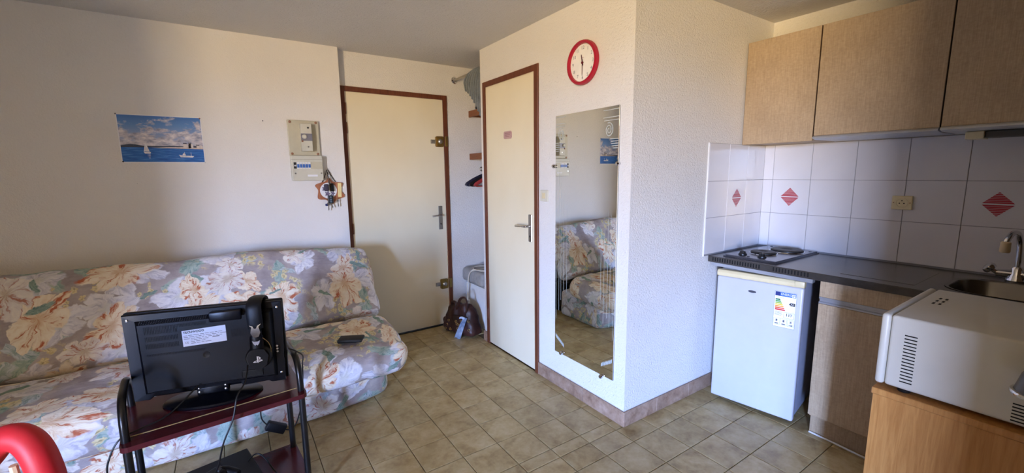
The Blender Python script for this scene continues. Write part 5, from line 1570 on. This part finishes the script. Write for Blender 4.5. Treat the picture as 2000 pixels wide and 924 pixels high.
# rating label
TL = lambda x, z, k=0: face_mat((x, -0.0364 - 0.0003 * k, z), (1, 0, 0), (0, 0, 1))
bm = NB(); poly(bm, [(-0.070, 0.237), (0.074, 0.242), (0.074, 0.307), (-0.070, 0.300)], TL(0, 0), 0.0003); lb = obj('rating_label', bm, plain('silver_paper_label', (206, 210, 222), 0.45), tvv)
Rl = Matrix.Rotation(math.radians(2.3), 4, 'Z')
text('label_lettering', 'TECHWOOD', 0.0115, M_ink, lb, TL(-0.066, 0.2915, 1) @ Rl, 0.0001, 'LEFT', 0.0004)
text('label_lettering', 'CE', 0.010, M_ink, lb, TL(-0.063, 0.2515, 1) @ Rl, 0.0001, 'LEFT')
bm = NB()
random.seed(11)
for r_ in range(6):
    z = 0.281 - r_ * 0.0065
    x = -0.066 if r_ < 3 else -0.044
    while x < (0.055 if r_ < 3 else 0.005):
        w = random.uniform(0.006, 0.02)
        poly(bm, [(x, z + 0.0025 * x / 0.07), (x + w, z + 0.0025 * x / 0.07), (x + w, z + 0.0022 + 0.0025 * x / 0.07), (x, z + 0.0022 + 0.0025 * x / 0.07)], TL(0, 0, 1), 0.0001)
        x += w + 0.003
poly(bm, [(0.027, 0.263), (0.051, 0.2638), (0.051, 0.2678), (0.027, 0.267)], TL(0, 0, 1), 0.0001)
o = obj('small_print', bm, M_greyink, lb); o['kind'] = 'stuff'

# headset hung over the TV's upper edge
hd = thing('headset', 'black gaming headset with lit chrome slider hung over the TV', 'headset', (-0.115, 2.013, 0.5205), ta)
bm = NB()
band_pts = smooth_path([(0.184, 0.075, 0.31), (0.184, 0.078, 0.345), (0.184, 0.060, 0.378), (0.183, 0.020, 0.393), (0.182, -0.030, 0.394), (0.182, -0.062, 0.378), (0.183, -0.072, 0.345), (0.184, -0.073, 0.312), (0.184, -0.071, 0.288)], 5)
tube(bm, band_pts, [(0.027, 0.0075)] * len(band_pts), 12, False, True, (1, 0, 0)); obj('headband', bm, M_tvmatt, hd, True)
bm = NB(); poly(bm, [(-0.020, 0.014), (-0.012, 0.006), (-0.017, -0.018), (-0.010, -0.034), (0.0, -0.036), (0.010, -0.034), (0.017, -0.018), (0.012, 0.006), (0.022, 0.018), (0.008, 0.010), (0.004, 0.0), (-0.004, 0.0), (-0.008, 0.010)], face_mat((0.184, -0.0795, 0.292), (1, 0, 0), (0, 0, 1)), 0.004)
obj('metal_slider', bm, M_chrome, hd)
bm = NB(); tube(bm, smooth_path([(0.184, -0.073, 0.285), (0.184, -0.073, 0.262), (0.183, -0.074, 0.235), (0.182, -0.074, 0.208)], 4), [(0.019, 0.007)] * 5 + [(0.024, 0.008)] * 8, 12, False, True, (1, 0, 0)); ar = obj('ear_cup_arm', bm, M_tv, hd, True)
bm = NB(); poly(bm, [(-0.014, 0.008), (-0.006, 0.004), (0.006, 0.004), (0.014, 0.008), (0.010, -0.004), (0.004, -0.012), (0.0, -0.008), (-0.004, -0.012), (-0.010, -0.004)], face_mat((0.183, -0.0822, 0.234), (1, 0, 0), (0, 0, 1)), 0.0004); obj('bat_emblem', bm, plain('dim_silver_print', (150, 152, 162), 0.4, 0.3), ar)
Mc = Matrix.Translation((0.182, -0.042, 0.164))
bm = NB(); lathe(bm, [(0.044, 0.004), (0.047, -0.004), (0.047, -0.020), (0.042, -0.028), (0.02, -0.03)], (0.182, -0.040, 0.164), 32, 'y'); obj('ear_cup', bm, M_tvmatt, hd, True)
bm = NB(); sh5 = [(-0.034, 0.012), (-0.022, 0.036), (0.0, 0.040), (0.022, 0.036), (0.034, 0.012), (0.026, -0.024), (0.0, -0.042), (-0.026, -0.024)]
poly(bm, sh5, face_mat((0.182, -0.069, 0.162), (1, 0, 0), (0, 0, 1)), 0.010)
es = [e for e in bm.edges if all(v.co.y < -0.078 for v in e.verts)]
bmesh.ops.bevel(bm, geom=es, offset=0.004, segments=2, affect='EDGES'); shl = obj('shield_cap', bm, M_tv, hd, True)
Ml = lambda k=0: face_mat((0.182, -0.0793 - 0.0003 * k, 0.163), (1, 0, 0), (0, 0, 1))
bm = NB()
poly(bm, [(-0.003, -0.012), (0.0015, -0.0135), (0.0015, 0.009), (-0.003, 0.011)], Ml(), 0.0003)
pp = smooth_path([(-0.003, 0.0125, 0), (0.002, 0.0115, 0), (0.009, 0.0075, 0), (0.0095, 0.002, 0), (0.005, -0.0005, 0), (0.003, 0.0, 0), (0.003, 0.003, 0), (0.0055, 0.0025, 0), (0.0055, 0.006, 0), (0.0015, 0.0085, 0), (-0.003, 0.0095, 0)], 2)
for p, q in zip(pp, pp[1:]):
    pass
poly(bm, [(-0.003, 0.0085), (0.0022, 0.0085), (0.0055, 0.0065), (0.0055, 0.003), (0.003, 0.003), (0.003, -0.001), (0.0075, 0.0), (0.0098, 0.003), (0.0095, 0.0075), (0.004, 0.0115), (-0.003, 0.0135)], Ml(), 0.0003)
poly(bm, [(-0.0165, -0.0085), (-0.010, -0.0055), (-0.004, -0.0035), (-0.004, -0.006), (-0.0095, -0.0082), (-0.0095, -0.0095), (-0.004, -0.009), (-0.004, -0.0115), (-0.012, -0.0118), (-0.0165, -0.0108)], Ml(), 0.0003)
poly(bm, [(0.0028, -0.0115), (0.0165, -0.0065), (0.0165, -0.0045), (0.011, -0.002), (0.0028, -0.0035), (0.0028, -0.0058), (0.009, -0.0042), (0.0115, -0.0052), (0.0028, -0.0088)], Ml(), 0.0003)
obj('round_logo', bm, M_hand_print, shl)
bm = NB(); lathe(bm, [(0.040, 0.0), (0.044, 0.006), (0.042, 0.02), (0.028, 0.024)], (0.184, 0.068, 0.262), 28, 'y'); obj('ear_cup', bm, M_tvmatt, hd, True)
bm = NB(); tube(bm, smooth_path([(0.206, -0.080, 0.25), (0.222, -0.07, 0.225), (0.228, -0.062, 0.195), (0.222, -0.056, 0.17)], 5), 0.0016, 6); obj('side_wire', bm, M_gold, hd, True)

# things on the lower shelf
def st(x, y, z):   # stand-local to world
    v = Matrix.Rotation(sa, 3, 'Z') @ Vector((x, y, 0)); return (-0.085 + v.x, 1.8035 + v.y, z)
cs = thing('game_console', 'flat black games console on the lower shelf of the TV stand', 'console', st(-0.045, 0.225, 0.1055), sa + 0.12)
bm = NB(); box(bm, -0.15, -0.13, 0.004, 0.15, 0.13, 0.030, 0.004, 1); box(bm, -0.15, -0.13, 0.033, 0.15, 0.13, 0.058, 0.004, 1); box(bm, -0.145, -0.125, 0.028, 0.145, 0.125, 0.035); obj('console_body', bm, M_tvmatt, cs)
for x in (-0.12, 0.12):
    for y in (-0.1, 0.1):
        bm = NB(); lathe(bm, [(0.01, 0.0), (0.01, 0.005)], (x, y, 0), 10); obj('foot', bm, M_black, cs)
gp = thing('game_controller', 'black game controller lying on top of the console', 'game controller', st(-0.06, 0.20, 0.1641), sa + 0.5)
bm = NB(); rounded_box(bm, 0.11, 0.075, 0.035, 0.017, 0.008); bmesh.ops.translate(bm, vec=(0, 0, 0.020), verts=bm.verts[:])
obj('controller_body', bm, M_tvmatt, gp, True)
for s in (-1, 1):
    bm = NB(); tube(bm, smooth_path([(s * 0.045, 0.01, 0.022), (s * 0.062, -0.03, 0.020), (s * 0.070, -0.07, 0.014)], 5), [0.018] * 5 + [0.016] * 5 + [0.012], 10); obj('grip', bm, M_tvmatt, gp, True)
    bm = NB(); lathe(bm, [(0.006, 0.034), (0.006, 0.044), (0.010, 0.047), (0.009, 0.051)], (s * 0.025, -0.022, 0), 12); obj('thumb_stick', bm, M_black, gp, True)
    bm = NB(); box(bm, s * 0.043 - 0.011, -0.003, 0.0365, s * 0.043 + 0.011, 0.019, 0.040, 0.003); obj('button_pad', bm, M_black, gp, True)

# cables
def cable(label, pts, r=0.0028, name='cable'):
    bm = NB(); tube(bm, smooth_path(pts, 7), r, 7)
    return tag(obj(name, bm, M_cord, None, True), label, 'cable')
cable('black headset cable hanging from the TV down to the lower shelf', [(0.006, 1.925, 0.655), (-0.006, 1.86, 0.62), (-0.036, 1.79, 0.60), (-0.055, 1.775, 0.527), (-0.095, 1.785, 0.43), (-0.118, 1.83, 0.33), (-0.145, 1.915, 0.24), (-0.170, 1.945, 0.200)], 0.003)
cable('black cable drooping beside the left legs of the TV stand', [(-0.16, 1.975, 0.60), (-0.25, 1.90, 0.545), (-0.33, 1.86, 0.536), (-0.375, 1.835, 0.53), (-0.405, 1.83, 0.48), (-0.418, 1.83, 0.41), (-0.412, 1.85, 0.22), (-0.38, 1.90, 0.02), (-0.34, 1.96, 0.005)], 0.003)
cable('black lead looping over the lower shelf from the console', [(-0.03, 2.05, 0.172), (0.0, 2.07, 0.185), (0.03, 2.05, 0.172), (0.07, 1.98, 0.12), (0.11, 1.93, 0.109), (0.14, 1.88, 0.1085)], 0.003)
pa = thing('power_adapter', 'black in-line power adapter hanging behind the right legs of the TV stand', 'adapter', (0.10, 2.235, 0.19))
bm = NB(); box(bm, -0.050, -0.016, -0.022, 0.040, 0.016, 0.022, 0.006, 2, Matrix.Rotation(0.55, 4, 'Y')); obj('adapter_body', bm, M_tvmatt, pa, True)
bm = NB(); tube(bm, smooth_path([(-0.042, 0, 0.030), (-0.060, 0.0, 0.07), (-0.058, 0.0, 0.14), (-0.05, -0.005, 0.20), (-0.05, -0.02, 0.31)], 6), 0.003, 7); obj('lead', bm, M_cord, pa, True)
bm = NB(); tube(bm, smooth_path([(0.032, 0, -0.022), (0.055, 0.0, -0.03), (0.085, 0.0, -0.005), (0.115, 0.0, 0.09), (0.128, -0.02, 0.22), (0.125, -0.09, 0.33), (0.115, -0.22, 0.42), (0.08, -0.30, 0.48), (0.055, -0.31, 0.50)], 7), 0.003, 7); obj('lead', bm, M_cord, pa, True)

# ================================================================== red chair close to the camera (only its back corner in view)
ch = thing('tubular_chair', 'red foam-covered tubular chair with striped seat at the lower left edge', 'chair', (-0.60, 1.03, 0))
L9 = Vector((-0.60, 1.03, 0))
arch = [(-0.285, 0.95, 0.02), (-0.290, 0.98, 0.40), (-0.305, 1.02, 0.80), (-0.313, 1.03, 0.905), (-0.335, 1.05, 0.950), (-0.370, 1.07, 0.948), (-0.42, 1.10, 0.892), (-0.55, 1.15, 0.80), (-0.70, 1.22, 0.79), (-0.83, 1.28, 0.84), (-0.88, 1.30, 0.82), (-0.895, 1.29, 0.74), (-0.90, 1.26, 0.40), (-0.90, 1.22, 0.02)]
bm = NB(); tube(bm, [Vector(p) - L9 for p in smooth_path(arch, 8)], 0.0235, 16); obj('back_frame', bm, M_red, ch, True)
for p, q in (((-0.46, 0.66, 0.02), (-0.40, 0.76, 0.44)), ((-0.98, 0.92, 0.02), (-0.94, 1.0, 0.44))):
    bm = NB(); tube(bm, [Vector(p) - L9, Vector(q) - L9], 0.014, 10); obj('leg', bm, M_red, ch, True)
for p, q in (((-0.40, 0.76, 0.44), (-0.292, 0.985, 0.44)), ((-0.94, 1.0, 0.44), (-0.90, 1.26, 0.44))):
    bm = NB(); tube(bm, [Vector(p) - L9, Vector(q) - L9], 0.012, 10); obj('seat_rail', bm, M_red, ch, True)
T = Tree('striped_webbing')
sx = T.n('ShaderNodeSeparateXYZ'); T.put(sx.inputs[0], T.coord())
stp = T.math('SINE', T.math('MULTIPLY', sx.outputs[2], 1400))
T.set(T.ramp(T.rng(stp, -1, 1), [(0.4, srgb(90, 92, 92)), (0.55, srgb(206, 208, 204))]), 0.7)
M_strip = T.m
bm = NB(); box(bm, -0.94 - L9.x, 0.86 - L9.y, 0.43, -0.36 - L9.x, 1.10 - L9.y, 0.465, 0.012, 2); obj('seat', bm, M_strip, ch, True)
bm = NB(); tube(bm, [Vector(p) - L9 for p in smooth_path([(-0.365, 1.055, 0.835), (-0.38, 1.06, 0.825), (-0.41, 1.075, 0.82), (-0.60, 1.16, 0.80), (-0.86, 1.27, 0.78)], 5)], [(0.085, 0.012)] * 21, 12, False, True, (0, 0, 1))
obj('back_panel', bm, M_strip, ch, True)
bm = NB(); tube(bm, [Vector(p) - L9 for p in ((-0.352, 1.045, 0.91), (-0.350, 1.048, 0.84), (-0.348, 1.044, 0.76))], 0.006, 8); obj('panel_edge', bm, M_cream, ch, True)
